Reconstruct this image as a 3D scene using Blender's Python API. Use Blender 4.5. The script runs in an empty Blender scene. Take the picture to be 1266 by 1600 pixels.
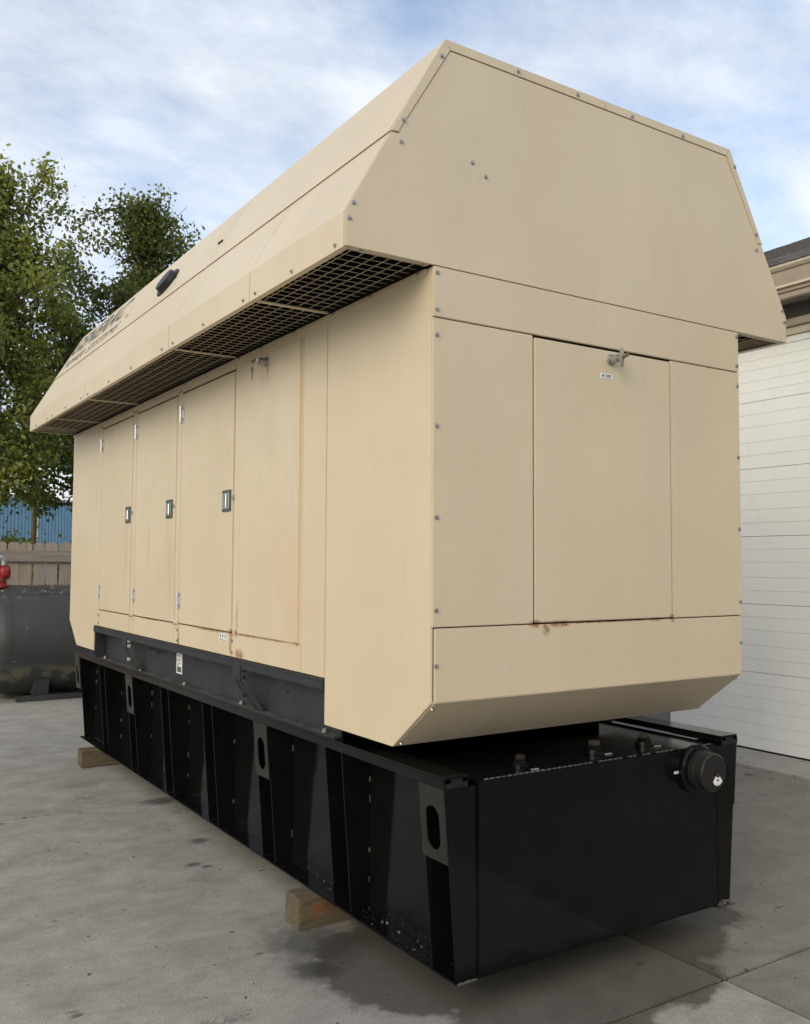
import bpy, bmesh, math, random
import numpy as np
from mathutils import Vector, Matrix
R = math.radians
SC = bpy.context.scene
COL = SC.collection
rnd = random.Random(7)

# ------------------------------------------------------------------ camera
cam = bpy.data.cameras.new('camera')
cam.sensor_fit = 'HORIZONTAL'; cam.sensor_width = 36.0
cam.lens = 36.0 * 1424.27 / 1266.0
cam.clip_start = 0.05; cam.clip_end = 3000
co = bpy.data.objects.new('camera', cam); COL.objects.link(co)
yaw, pit, rol = 0.5753, 0.0560, 0.0054
F = Vector((math.sin(yaw)*math.cos(pit), math.cos(yaw)*math.cos(pit), math.sin(pit)))
Rt = Vector((math.cos(yaw), -math.sin(yaw), 0)); Up = Rt.cross(F)
R2 = math.cos(rol)*Rt + math.sin(rol)*Up; U2 = -math.sin(rol)*Rt + math.cos(rol)*Up
co.matrix_world = Matrix(((R2.x, U2.x, -F.x, -2.1479), (R2.y, U2.y, -F.y, -3.1001), (R2.z, U2.z, -F.z, 1.8924), (0, 0, 0, 1)))
SC.camera = co

# ------------------------------------------------------------------ light
SUN_EL, SUN_AZ = 27.0, -118.0            # azimuth from +Y towards +X
world = bpy.data.worlds.new('World'); SC.world = world; world.use_nodes = True
wt = world.node_tree; wt.nodes.clear()
def wn(t, **k):
    n = wt.nodes.new(t)
    for a, b in k.items(): setattr(n, a, b)
    return n
wo = wn('ShaderNodeOutputWorld'); bg = wn('ShaderNodeBackground'); bg.inputs[1].default_value = 0.15
sky = wn('ShaderNodeTexSky', sky_type='NISHITA'); sky.sun_disc = False
sky.sun_elevation = R(SUN_EL); sky.sun_rotation = R(SUN_AZ); sky.air_density = 1.0; sky.dust_density = 1.5; sky.ozone_density = 1.5
tc = wn('ShaderNodeTexCoord'); sep = wn('ShaderNodeSeparateXYZ'); wt.links.new(tc.outputs['Generated'], sep.inputs[0])
def wm(op, a, b=None, c=None, clamp=False):
    n = wn('ShaderNodeMath', operation=op); n.use_clamp = clamp
    for i, v in enumerate((a, b, c)):
        if v is None: continue
        if isinstance(v, (int, float)): n.inputs[i].default_value = v
        else: wt.links.new(v, n.inputs[i])
    return n.outputs[0]
zc = wm('ADD', wm('MAXIMUM', sep.outputs[2], 0.0), 0.22)
cmb = wn('ShaderNodeCombineXYZ')
wt.links.new(wm('DIVIDE', sep.outputs[0], zc), cmb.inputs[0]); wt.links.new(wm('DIVIDE', sep.outputs[1], zc), cmb.inputs[1])
mp = wn('ShaderNodeMapping'); mp.inputs['Rotation'].default_value = (0, 0, R(25)); mp.inputs['Scale'].default_value = (1.0, 1.35, 1); mp.inputs['Location'].default_value = (6.6, 6.1, 0.4)
wt.links.new(cmb.outputs[0], mp.inputs[0])
n1 = wn('ShaderNodeTexNoise'); n1.inputs['Scale'].default_value = 1.25; n1.inputs['Detail'].default_value = 8; n1.inputs['Roughness'].default_value = 0.48; n1.inputs['Distortion'].default_value = 0.35
n2 = wn('ShaderNodeTexNoise'); n2.inputs['Scale'].default_value = 3.3; n2.inputs['Detail'].default_value = 8; n2.inputs['Roughness'].default_value = 0.6
wt.links.new(mp.outputs[0], n1.inputs[0]); wt.links.new(mp.outputs[0], n2.inputs[0])
def wramp(src, stops):
    n = wn('ShaderNodeValToRGB'); wt.links.new(src, n.inputs[0]); e = n.color_ramp.elements
    e[0].position, e[0].color = stops[0]; e[1].position, e[1].color = stops[-1]
    for p, c in stops[1:-1]:
        x = e.new(p); x.color = c
    return n.outputs[0]
cov = wramp(wm('ADD', wm('MULTIPLY', n1.outputs[0], 0.66), wm('MULTIPLY', n2.outputs[0], 0.34)), [(0.36, (.14,)*3+(1,)), (0.48, (.58,)*3+(1,)), (0.60, (.96,)*3+(1,))])
# clouds thin out towards nothing; they glow towards the sun
sd = Vector((math.sin(R(SUN_AZ))*math.cos(R(SUN_EL)), math.cos(R(SUN_AZ))*math.cos(R(SUN_EL)), math.sin(R(SUN_EL))))
dp = wn('ShaderNodeVectorMath', operation='DOT_PRODUCT'); wt.links.new(tc.outputs['Generated'], dp.inputs[0]); dp.inputs[1].default_value = sd
glow = wm('POWER', wm('MAXIMUM', dp.outputs['Value'], 0.0), 14.0)
CLOUD = 6.2
cshade = wm('MULTIPLY_ADD', n2.outputs[0], 0.75, 0.62)
cie = wm('MULTIPLY_ADD', wm('MAXIMUM', sep.outputs[2], 0.0), 0.15, 0.94)
cb = wm('MULTIPLY', wm('MULTIPLY', wm('MULTIPLY', cshade, cie), wm('MULTIPLY_ADD', glow, 0.12, 1.0)), CLOUD)
ccol = wn('ShaderNodeVectorMath', operation='SCALE'); ccol.inputs[0].default_value = (0.985, 1.0, 1.02); wt.links.new(cb, ccol.inputs['Scale'])
sks = wn('ShaderNodeVectorMath', operation='SCALE'); wt.links.new(sky.outputs[0], sks.inputs[0]); sks.inputs['Scale'].default_value = 1.45
mx = wn('ShaderNodeMix', data_type='RGBA'); wt.links.new(cov, mx.inputs['Factor']); wt.links.new(sks.outputs[0], mx.inputs['A']); wt.links.new(ccol.outputs[0], mx.inputs['B'])
wt.links.new(mx.outputs['Result'], bg.inputs[0]); wt.links.new(bg.outputs[0], wo.inputs[0])

sl = bpy.data.lights.new('sun', 'SUN'); sl.energy = 0.9; sl.angle = R(34); sl.color = (1.0, 0.87, 0.5)
so = bpy.data.objects.new('sun', sl); COL.objects.link(so)
so.rotation_euler = (-sd).to_track_quat('-Z', 'Y').to_euler(); so.location = (20, 20, 30)

SC.render.engine = 'CYCLES'
SC.view_settings.view_transform = 'Standard'; SC.view_settings.look = 'None'
SC.view_settings.exposure = 0.12; SC.view_settings.gamma = 1; SC.view_settings.use_curve_mapping = False
SC.cycles.max_bounces = 7; SC.cycles.diffuse_bounces = 4; SC.cycles.use_denoising = True

# ------------------------------------------------------------------ material helpers
class N:
    def __init__(s, name):
        s.m = bpy.data.materials.new(name); s.m.use_nodes = True
        s.t = s.m.node_tree; s.b = s.t.nodes['Principled BSDF']; s._pos = None
    def n(s, t, **k):
        x = s.t.nodes.new(t)
        for a, b in k.items(): setattr(x, a, b)
        return x
    def put(s, sock, v):
        if isinstance(v, bpy.types.NodeSocket): s.t.links.new(v, sock)
        elif isinstance(v, (tuple, list)) and len(v) == 3 and sock.type == 'RGBA': sock.default_value = (*v, 1)
        else: sock.default_value = v
    def pos(s):
        if s._pos is None: s._pos = s.n('ShaderNodeNewGeometry').outputs['Position']
        return s._pos
    def obj(s): return s.n('ShaderNodeTexCoord').outputs['Object']
    def rand(s): return s.n('ShaderNodeObjectInfo').outputs['Random']
    def scale(s, v, sc, loc=(0, 0, 0), rot=(0, 0, 0)):
        x = s.n('ShaderNodeMapping'); s.put(x.inputs[0], v); x.inputs['Scale'].default_value = sc; x.inputs['Location'].default_value = loc; x.inputs['Rotation'].default_value = rot
        return x.outputs[0]
    def noise(s, v, sc, det=6, rough=.55, dist=0):
        x = s.n('ShaderNodeTexNoise'); s.put(x.inputs['Vector'], v)
        x.inputs['Scale'].default_value = sc; x.inputs['Detail'].default_value = det; x.inputs['Roughness'].default_value = rough; x.inputs['Distortion'].default_value = dist
        return x.outputs[0]
    def math(s, op, a, b=0.0, c=0.0, clamp=False):
        x = s.n('ShaderNodeMath', operation=op); x.use_clamp = clamp
        for i, v in enumerate((a, b, c)): s.put(x.inputs[i], v)
        return x.outputs[0]
    def ramp(s, v, lo, hi, a=0.0, b=1.0):
        x = s.n('ShaderNodeMapRange'); x.clamp = True
        s.put(x.inputs[0], v); x.inputs[1].default_value = lo; x.inputs[2].default_value = hi; x.inputs[3].default_value = a; x.inputs[4].default_value = b
        return x.outputs[0]
    def mix(s, f, a, b, blend='MIX'):
        x = s.n('ShaderNodeMix', data_type='RGBA', blend_type=blend)
        s.put(x.inputs['Factor'], f); s.put(x.inputs['A'], a); s.put(x.inputs['B'], b)
        return x.outputs['Result']
    def bump(s, h, st=.2, d=.01):
        x = s.n('ShaderNodeBump'); s.put(x.inputs['Height'], h); x.inputs['Strength'].default_value = st; x.inputs['Distance'].default_value = d
        s.t.links.new(x.outputs[0], s.b.inputs['Normal']); return x
    def fin(s, col, rough=.5, metal=0.0, spec=.5):
        s.put(s.b.inputs['Base Color'], col); s.put(s.b.inputs['Roughness'], rough); s.put(s.b.inputs['Metallic'], metal); s.put(s.b.inputs['Specular IOR Level'], spec)
        return s.m
    def blob(s, c, r):           # 1 at centre c falling to 0 at radii r
        x = s.n('ShaderNodeVectorMath', operation='SUBTRACT'); s.put(x.inputs[0], s.pos()); x.inputs[1].default_value = c
        y = s.n('ShaderNodeVectorMath', operation='DIVIDE'); s.put(y.inputs[0], x.outputs[0]); y.inputs[1].default_value = r
        z = s.n('ShaderNodeVectorMath', operation='LENGTH'); s.put(z.inputs[0], y.outputs[0])
        return s.math('SUBTRACT', 1.0, z.outputs['Value'], clamp=True)
    def blobs(s, lst):
        o = None
        for c, r in lst:
            b = s.blob(c, r); o = b if o is None else s.math('MAXIMUM', o, b)
        return o

def plain(name, col, rough=.5, metal=0.0, spec=.5, var=.06):
    s = N(name); k = s.noise(s.pos(), 9, 5)
    c = s.mix(s.ramp(k, .3, .7), tuple(x*(1-var) for x in col), tuple(min(1, x*(1+var)) for x in col))
    return s.fin(c, rough, metal, spec)

TAN = (0.66, 0.535, 0.365)
def tan_mat():
    s = N('tan_paint'); p = s.pos()
    big = s.noise(p, 1.1, 4); fine = s.noise(p, 45, 4, .7)
    streak = s.noise(s.scale(p, (7, 7, .35)), 2.2, 6, .6)
    c = s.mix(s.ramp(big, .3, .7), (0.615, 0.515, 0.364), (0.67, 0.568, 0.416))
    c = s.mix(s.ramp(streak, .56, .82, 0, .28), c, (0.50, 0.395, 0.275))
    # chalked grey fade where rain has run
    c = s.mix(s.ramp(s.noise(s.scale(p, (3, 3, .6), (4, 1, 2)), 1.6, 5), .5, .8, 0, .22), c, (0.59, 0.53, 0.43))
    # specks of dirt and chips
    sp = s.noise(p, 60, 2, .5)
    c = s.mix(s.ramp(sp, .735, .77, 0, .55), c, (0.20, 0.14, 0.08))
    rust = [((.555, -.01, 1.627), (.05, .05, .028)), ((.70, -.01, 1.622), (.11, .05, .022)), ((.62, -.01, 1.60), (.03, .05, .05)), ((1.45, -.01, 1.627), (.03, .05, .03)), ((1.33, -.01, 1.623), (.06, .05, .014)), ((1.0, -.01, 1.622), (.5, .05, .006)),
            ((-.01, 2.15, 1.46), (.05, .06, .035)), ((-.01, 2.16, 1.40), (.05, .025, .12)), ((-.01, 2.07, 1.465), (.05, .06, .03)), ((-.01, 1.9, 1.463), (.05, .3, .012)), ((-.01, 1.55, 1.463), (.05, .35, .009)),
            ((-.01, 2.02, 1.34), (.05, .10, .05)), ((-.01, 2.05, 1.55), (.05, .03, .15)), ((-.01, 3.10, 1.35), (.05, .03, .09)), ((-.01, 2.5, 1.455), (.05, .4, .008)), ((-.01, 3.75, 1.46), (.05, .45, .007)), ((-.01, 1.64, 2.985), (.05, .02, .06)), ((-.01, 1.25, 1.465), (.05, .04, .02))]
    rm = s.math('MULTIPLY', s.blobs(rust), s.ramp(s.noise(p, 38, 6, .7), .3, .62), clamp=True)
    rm = s.ramp(rm, .07, .45)
    c = s.mix(s.math('MULTIPLY', rm, .85), c, s.mix(s.noise(p, 70, 3), (0.20, 0.065, 0.02), (0.36, 0.15, 0.05)))
    # pinkish re-touched paint on the lower half of the raised side door
    pk = s.ramp(s.math('MULTIPLY', s.blob((-.01, 1.38, 1.72), (.05, .42, .55)), s.ramp(s.noise(p, 3.5, 4), .3, .6)), .05, .5, 0, .45)
    c = s.mix(pk, c, (0.66, 0.47, 0.33))
    gr = s.ramp(s.math('MULTIPLY', s.blob((-.01, 1.62, 2.62), (.05, .28, .5)), s.ramp(s.noise(p, 4, 5), .35, .65)), .05, .6, 0, .35)
    c = s.mix(gr, c, (0.47, 0.44, 0.33))
    st = s.blobs([((-.01, 3.36, 2.05), (.05, .06, .5)), ((-.01, 3.30, 1.9), (.05, .10, .45)), ((-.01, 4.4, 2.0), (.05, .07, .5)), ((-.01, 2.02, 1.95), (.05, .03, .6)), ((-.01, 3.8, 2.0), (.05, .06, .22))])
    c = s.mix(s.ramp(s.math('MULTIPLY', st, s.ramp(streak, .35, .65)), .0, .6, 0, .32), c, (0.43, 0.31, 0.19))
    s.bump(s.math('ADD', s.math('MULTIPLY', fine, .25), s.math('MULTIPLY', s.noise(p, 2.0, 2), 4.0)), .16, .008)
    return s.fin(c, s.ramp(s.noise(p, 6, 5), .3, .7, .34, .46), 0, .55)
M = {}
M['tan'] = tan_mat()
M['foam'] = plain('black_foam_lining', (.012, .010, .010), .95, 0, .1)
M['core'] = plain('shadow_gap_steel', (.035, .026, .018), .9, 0, .1)
def black_gloss():
    s = N('gloss_black_paint'); p = s.pos()
    wave = s.noise(p, 1.7, 3); c = s.mix(s.ramp(s.noise(p, 5, 6), .45, .8), (.0045, .0045, .005), (.008, .0075, .0072))
    dust = s.ramp(s.noise(p, 2.2, 8, .65), .55, .85, 0, .02)
    c = s.mix(dust, c, (.12, .11, .10))
    s.bump(s.math('ADD', wave, s.math('MULTIPLY', s.noise(p, 55, 3), .03)), .1, .02)
    return s.fin(c, s.ramp(s.noise(p, 3, 6), .3, .7, .06, .13), 0, .27)
M['gloss'] = black_gloss()
def black_satin(name, base, dustc, amt, rough=.5, spec=.4):
    s = N(name); p = s.pos()
    up = s.n('ShaderNodeSeparateXYZ'); s.put(up.inputs[0], s.n('ShaderNodeNewGeometry').outputs['Normal'])
    c = s.mix(s.ramp(s.noise(p, 4, 7, .65), .35, .7), base, tuple(x*1.5 for x in base))
    c = s.mix(s.math('MULTIPLY', s.ramp(up.outputs[2], .5, .95), s.ramp(s.noise(p, 5, 8, .7), .34, .6, 0, amt)), c, dustc)
    c = s.mix(s.ramp(s.noise(s.scale(p, (2, 2, .4)), 6, 6), .6, .85, 0, .12), c, dustc)
    s.bump(s.noise(p, 30, 4), .15, .004)
    return s.fin(c, s.ramp(s.noise(p, 7, 5), .3, .7, rough-.1, rough+.12), 0, spec)
M['satin'] = black_satin('satin_black_steel', (.011, .011, .0115), (.07, .062, .052), .25, .3)
M['rail'] = black_satin('dusty_blue_black_steel', (.019, .022, .027), (.17, .14, .10), .9, .5)
M['slotp'] = black_satin('charcoal_bracket_paint', (.015, .0145, .014), (.05, .046, .042), .2, .3)
M['zinc'] = plain('zinc_plated_steel', (.42, .42, .41), .42, .85, .5)
M['hingez'] = plain('bright_plated_hinge', (.66, .66, .65), .28, .55, .5, .03)
M['chrome'] = plain('polished_chrome', (.72, .73, .74), .12, 1.0, .5, .03)
M['olive'] = plain('tarnished_latch_frame', (.10, .105, .07), .4, .6)
M['darkhole'] = plain('dark_recess', (.01, .01, .01), .8, 0, .1)
M['white'] = plain('white_label', (.78, .79, .78), .5, 0, .4, .02)
M['ink'] = plain('black_ink', (.015, .015, .017), .6, 0, .3)
M['grey_ink'] = plain('charcoal_lettering', (.07, .071, .075), .5, 0, .4)
M['grommet'] = plain('black_rubber', (.02, .02, .025), .5, 0, .4)
M['rusty'] = plain('rusty_steel', (.045, .032, .025), .75, .2, .3, .4)
M['brass'] = plain('dull_key_metal', (.25, .2, .12), .4, .9)
M['weld'] = plain('weld_metal', (.10, .095, .09), .45, .5, .5, .3)
M['paintchips'] = plain('crumpled_black_flakes', (.014, .0145, .016), .32, .0, .5, .5)

def concrete(name, a, b, light=1.0):
    s = N(name); p = s.pos(); r = s.rand()
    big = s.noise(p, .8, 10, .74, .2); mid = s.noise(s.scale(p, (.9, 1.15, 1)), 3.4, 10, .76); fine = s.noise(p, 150, 4, .75)
    c = s.mix(s.ramp(s.math('ADD', s.math('MULTIPLY', big, .35), s.math('MULTIPLY', mid, .65)), .33, .67), a, b)
    c = s.mix(s.ramp(fine, .34, .56, .75, 0), c, tuple(x*.5 for x in a))
    c = s.mix(s.ramp(fine, .60, .72, 0, .6), c, tuple(min(1, x*1.5) for x in b))
    # blotches, oil drips, worn pale patches
    c = s.mix(s.ramp(s.noise(s.scale(p, (.6, 1.3, 1)), 2.4, 9, .72, .5), .52, .72, 0, .45), c, tuple(x*.62*y for x, y in zip(a, (1, .96, .88))))
    drip = s.noise(s.scale(p, (1, 1.5, 1), (7, 3, 0)), 4.2, 3, .5)
    c = s.mix(s.ramp(drip, .70, .745, 0, .7), c, (.045, .042, .04))
    d2 = s.noise(s.scale(p, (1, 1, 1), (2, 9, 0)), 16, 2, .5)
    c = s.mix(s.ramp(d2, .71, .74, 0, .8), c, (.04, .038, .036))
    c = s.mix(s.ramp(s.noise(s.scale(p, (1, .4, 1), (1, 5, 0)), 7, 6, .7), .64, .78, 0, .45), c, tuple(min(1, x*1.45) for x in b))
    c = s.mix(s.ramp(s.noise(s.scale(p, (1, 1.4, 1), (11, 2, 0)), 24, 6, .75), .56, .74, 0, .5), c, tuple(x*.5 for x in a))
    # damp stain with a tide line, under-tank shade painted into its dark colour; oil soaked concrete
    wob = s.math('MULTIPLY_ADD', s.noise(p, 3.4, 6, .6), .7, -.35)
    wet_shade = s.math('ADD', s.blobs([((.75, -.05, 0), (1.0, .52, .5)), ((1.15, -.1, 0), (.55, .42, .5)), ((1.3, .35, 0), (1.3, .7, .5)), ((.35, .6, 0), (.75, .8, .5)), ((.55, -.18, 0), (.5, .3, .5))]), wob)
    c = s.mix(s.ramp(wet_shade, .25, .34, 0, .74), c, (.042, .035, .027))
    oil = s.math('ADD', s.blobs([((.03, 1.05, 0), (.34, .42, .3)), ((-.12, .78, 0), (.18, .2, .3)), ((.22, 4.1, 0), (.22, .16, .3)), ((-.08, 2.5, 0), (.07, .05, .3)), ((-.02, 2.42, 0), (.05, .04, .3)), ((.12, 2.95, 0), (.1, .09, .3)), ((1.75, .35, 0), (.5, .35, .3))]), s.math('MULTIPLY_ADD', s.noise(p, 9, 5, .6), .8, -.4))
    c = s.mix(s.ramp(oil, .10, .62, 0, .7), c, (.035, .032, .03))
    c = s.mix(s.math('MULTIPLY', r, .18), c, tuple(x*.7 for x in a))
    # hairline cracks
    v = s.n('ShaderNodeTexVoronoi', feature='DISTANCE_TO_EDGE'); v.inputs['Scale'].default_value = .42
    wv = s.n('ShaderNodeVectorMath', operation='ADD'); s.put(wv.inputs[0], p)
    ns = s.n('ShaderNodeTexNoise'); s.put(ns.inputs['Vector'], p); ns.inputs['Scale'].default_value = 2.2; ns.inputs['Detail'].default_value = 5
    s.put(wv.inputs[1], ns.outputs['Color']); s.put(v.inputs['Vector'], wv.outputs[0])
    ck = s.math('MULTIPLY', s.ramp(v.outputs['Distance'], .0012, .0035, 1, 0), s.ramp(s.noise(p, .8, 3), .50, .58))
    c = s.mix(s.math('MULTIPLY', ck, .4), c, (.06, .055, .048))
    s.bump(s.math('ADD', s.math('MULTIPLY', fine, .5), s.math('MULTIPLY', mid, 1.2)), .22, .004)
    return s.fin(c, s.ramp(wet_shade, .28, .4, .88, .55), 0, .3)
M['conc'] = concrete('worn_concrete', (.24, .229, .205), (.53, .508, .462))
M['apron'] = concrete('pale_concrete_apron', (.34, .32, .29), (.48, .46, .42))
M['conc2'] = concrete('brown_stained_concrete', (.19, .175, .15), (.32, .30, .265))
M['litter'] = plain('grit_and_leaf_bits', (.10, .08, .055), .9, 0, .1, .6)
M['dirt'] = plain('dirt', (.05, .043, .035), .95, 0, .1, .3)
M['grass'] = plain('sunlit_grass', (.16, .19, .045), .95, 0, .1, .35)

def door_white():
    s = N('white_door_paint'); p = s.pos()
    c = s.mix(s.ramp(s.noise(p, 1.2, 6), .3, .7), (.77, .785, .775), (.83, .84, .825))
    c = s.mix(s.ramp(s.noise(s.scale(p, (1, 2, .5)), 5, 6, .65), .55, .8, 0, .18), c, (.50, .48, .42))
    c = s.mix(s.ramp(s.noise(p, 38, 2), .75, .78, 0, .7), c, (.2, .17, .14))
    s.bump(s.noise(p, 160, 3, .7), .25, .002)
    return s.fin(c, .55, 0, .35)
M['door'] = door_white()
M['cream'] = plain('cream_trim_paint', (.60, .54, .43), .6, 0, .3)
M['taupe'] = plain('taupe_trim_paint', (.40, .33, .27), .65, 0, .3)
M['greywall'] = plain('grey_stucco', (.22, .22, .225), .85, 0, .2)
M['soffit'] = plain('perforated_soffit', (.20, .185, .16), .8, 0, .2, .3)
def shingle():
    s = N('slate_shingle'); p = s.pos(); r = s.rand()
    k = s.ramp(s.noise(s.scale(p, (3, 4, 3)), 3, 5, .7), .3, .7)
    return s.fin(s.mix(s.math('ADD', s.math('MULTIPLY', r, .6), s.math('MULTIPLY', k, .4)), (.05, .047, .05), (.19, .175, .18)), .9, 0, .2)
M['shingle'] = shingle()
def wood(name, a, b, axis, grey=(.2, .18, .16), sc=1.0):
    s = N(name); p = s.pos(); r = s.rand()
    st = {'z': (14, 14, .9), 'x': (.8, 12, 12), 'y': (12, .8, 12)}[axis]
    off = s.n('ShaderNodeVectorMath', operation='ADD'); s.put(off.inputs[0], p)
    cc = s.n('ShaderNodeCombineXYZ'); s.put(cc.inputs[0], s.math('MULTIPLY', r, 17)); s.put(cc.inputs[2], s.math('MULTIPLY', r, 31)); s.put(off.inputs[1], cc.outputs[0])
    g = s.noise(s.scale(off.outputs[0], tuple(x*sc for x in st)), 2.6, 7, .6, 1.0)
    c = s.mix(s.ramp(g, .3, .72), a, b)
    c = s.mix(s.ramp(s.noise(off.outputs[0], 2.2, 5), .4, .75, 0, .7), c, grey)
    kn = s.noise(s.scale(off.outputs[0], (3, 3, 1.6)), 2.0, 1)
    c = s.mix(s.ramp(kn, .74, .8, 0, .8), c, tuple(x*.3 for x in a))
    c = s.mix(s.math('MULTIPLY', r, .35), c, tuple(x*.62 for x in a))
    s.bump(g, .4, .004)
    return s.fin(c, .85, 0, .2)
M['picket'] = wood('weathered_cedar', (.25, .205, .16), (.45, .385, .31), 'z', (.33, .31, .28))
M['railw'] = wood('weathered_grey_rail', (.19, .165, .14), (.37, .325, .28), 'x', (.28, .26, .24))
M['timber'] = wood('treated_timber', (.155, .12, .075), (.26, .215, .145), 'x', (.15, .14, .11))
def timber2():
    s = N('rough_timber'); p = s.pos()
    g = s.noise(s.scale(p, (2, 18, 18)), 2.4, 7, .6, 1.2)
    c = s.mix(s.ramp(g, .3, .72), (.085, .066, .044), (.175, .14, .095))
    e = s.noise(s.scale(p, (9, 22, 22)), 4, 6, .7)
    c = s.mix(s.ramp(e, .55, .75, 0, .6), c, (.06, .05, .035))
    ru = s.math('MULTIPLY', s.blob((.12, 1.21, .09), (.11, .06, .055)), s.ramp(s.noise(p, 30, 5), .35, .6))
    c = s.mix(s.ramp(ru, .05, .5, 0, .75), c, (.24, .085, .03))
    s.bump(s.math('ADD', g, e), .6, .006)
    return s.fin(c, .9, 0, .15)
M['timber'] = timber2()
M['blue'] = plain('blue_painted_metal', (.25, .42, .60), .55, 0, .4, .04)
M['bluedark'] = plain('dark_blue_seam', (.15, .28, .43), .6, 0, .3, .04)
M['palemetal'] = plain('pale_trim_metal', (.55, .56, .57), .5, 0, .4)
M['polewood'] = plain('utility_pole_wood', (.13, .11, .10), .9, 0, .1, .2)
M['wire'] = plain('grey_cable', (.35, .35, .35), .6, 0, .3)
def oiltank():
    s = N('chipped_charcoal_paint'); p = s.pos()
    c = s.mix(s.ramp(s.noise(p, 1.4, 6), .3, .7), (.028, .031, .033), (.048, .052, .055))
    z = s.n('ShaderNodeSeparateXYZ'); s.put(z.inputs[0], p); z = z.outputs[2]
    fl = s.noise(s.scale(p, (1, 1, .6)), 16, 5, .65)
    top = s.math('MULTIPLY', s.ramp(z, 1.30, 1.52), s.ramp(fl, .60, .68))
    mid = s.ramp(s.math('MULTIPLY', s.ramp(s.noise(p, 2.6, 3), .5, .62), s.ramp(s.noise(p, 30, 4, .6), .66, .72)), .25, .7)
    c = s.mix(s.math('MAXIMUM', s.math('MULTIPLY', top, .8), s.math('MULTIPLY', mid, .8)), c, (.5, .5, .49))
    low = s.math('MULTIPLY', s.math('MULTIPLY', s.ramp(z, .52, .42), s.ramp(z, .22, .30)), s.ramp(s.noise(s.scale(p, (1, 1, 1.6)), 3.2, 5, .55), .47, .53))
    c = s.mix(s.math('MULTIPLY', low, .8), c, (.12, .115, .085))
    c = s.mix(s.math('MULTIPLY', s.ramp(z, 1.45, 1.55), s.ramp(s.noise(p, 7, 4), .45, .6, 0, .5)), c, (.16, .09, .07))
    s.bump(s.noise(p, 12, 5), .15, .01)
    return s.fin(c, .5, 0, .35)
M['oil'] = oiltank()
M['red'] = plain('red_pump_paint', (.30, .025, .03), .45, 0, .4, .2)
M['greypipe'] = plain('galvanised_pipe', (.38, .40, .41), .5, .5, .4, .15)
def bark():
    s = N('bark'); p = s.pos(); k = s.noise(s.scale(p, (8, 8, 1.5)), 3, 6, .7)
    s.bump(k, .8, .03); return s.fin(s.mix(k, (.035, .028, .022), (.11, .09, .07)), .95, 0, .1)
M['bark'] = bark()
def leafmat(name, a, b, tr):
    m = bpy.data.materials.new(name); m.use_nodes = True; t = m.node_tree; t.nodes.clear()
    o = t.nodes.new('ShaderNodeOutputMaterial'); d = t.nodes.new('ShaderNodeBsdfPrincipled'); tl = t.nodes.new('ShaderNodeBsdfTranslucent'); mxs = t.nodes.new('ShaderNodeMixShader')
    at = t.nodes.new('ShaderNodeAttribute'); at.attribute_name = 'tint'
    mc = t.nodes.new('ShaderNodeMix'); mc.data_type = 'RGBA'; mc.inputs['A'].default_value = (*a, 1); mc.inputs['B'].default_value = (*b, 1)
    t.links.new(at.outputs['Fac'], mc.inputs['Factor'])
    sc = t.nodes.new('ShaderNodeMix'); sc.data_type = 'RGBA'; sc.blend_type = 'MULTIPLY'; sc.inputs['Factor'].default_value = 1; t.links.new(mc.outputs['Result'], sc.inputs['A']); sc.inputs['B'].default_value = (*tr, 1)
    t.links.new(mc.outputs['Result'], d.inputs['Base Color']); d.inputs['Roughness'].default_value = .38; d.inputs['Specular IOR Level'].default_value = .45
    t.links.new(sc.outputs['Result'], tl.inputs['Color']); mxs.inputs[0].default_value = .42
    t.links.new(d.outputs[0], mxs.inputs[1]); t.links.new(tl.outputs[0], mxs.inputs[2]); t.links.new(mxs.outputs[0], o.inputs[0]); return m
M['leafA'] = leafmat('sunlit_broad_leaf', (.08, .11, .032), (.38, .405, .105), (1.35, 1.3, .7))  # bright end raised above plain leaf tone to paint in sunlit highlights
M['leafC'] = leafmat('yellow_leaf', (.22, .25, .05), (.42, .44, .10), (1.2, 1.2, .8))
M['leafB'] = leafmat('dark_leaf', (.045, .068, .022), (.20, .225, .06), (1.4, 1.35, .7))

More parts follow.
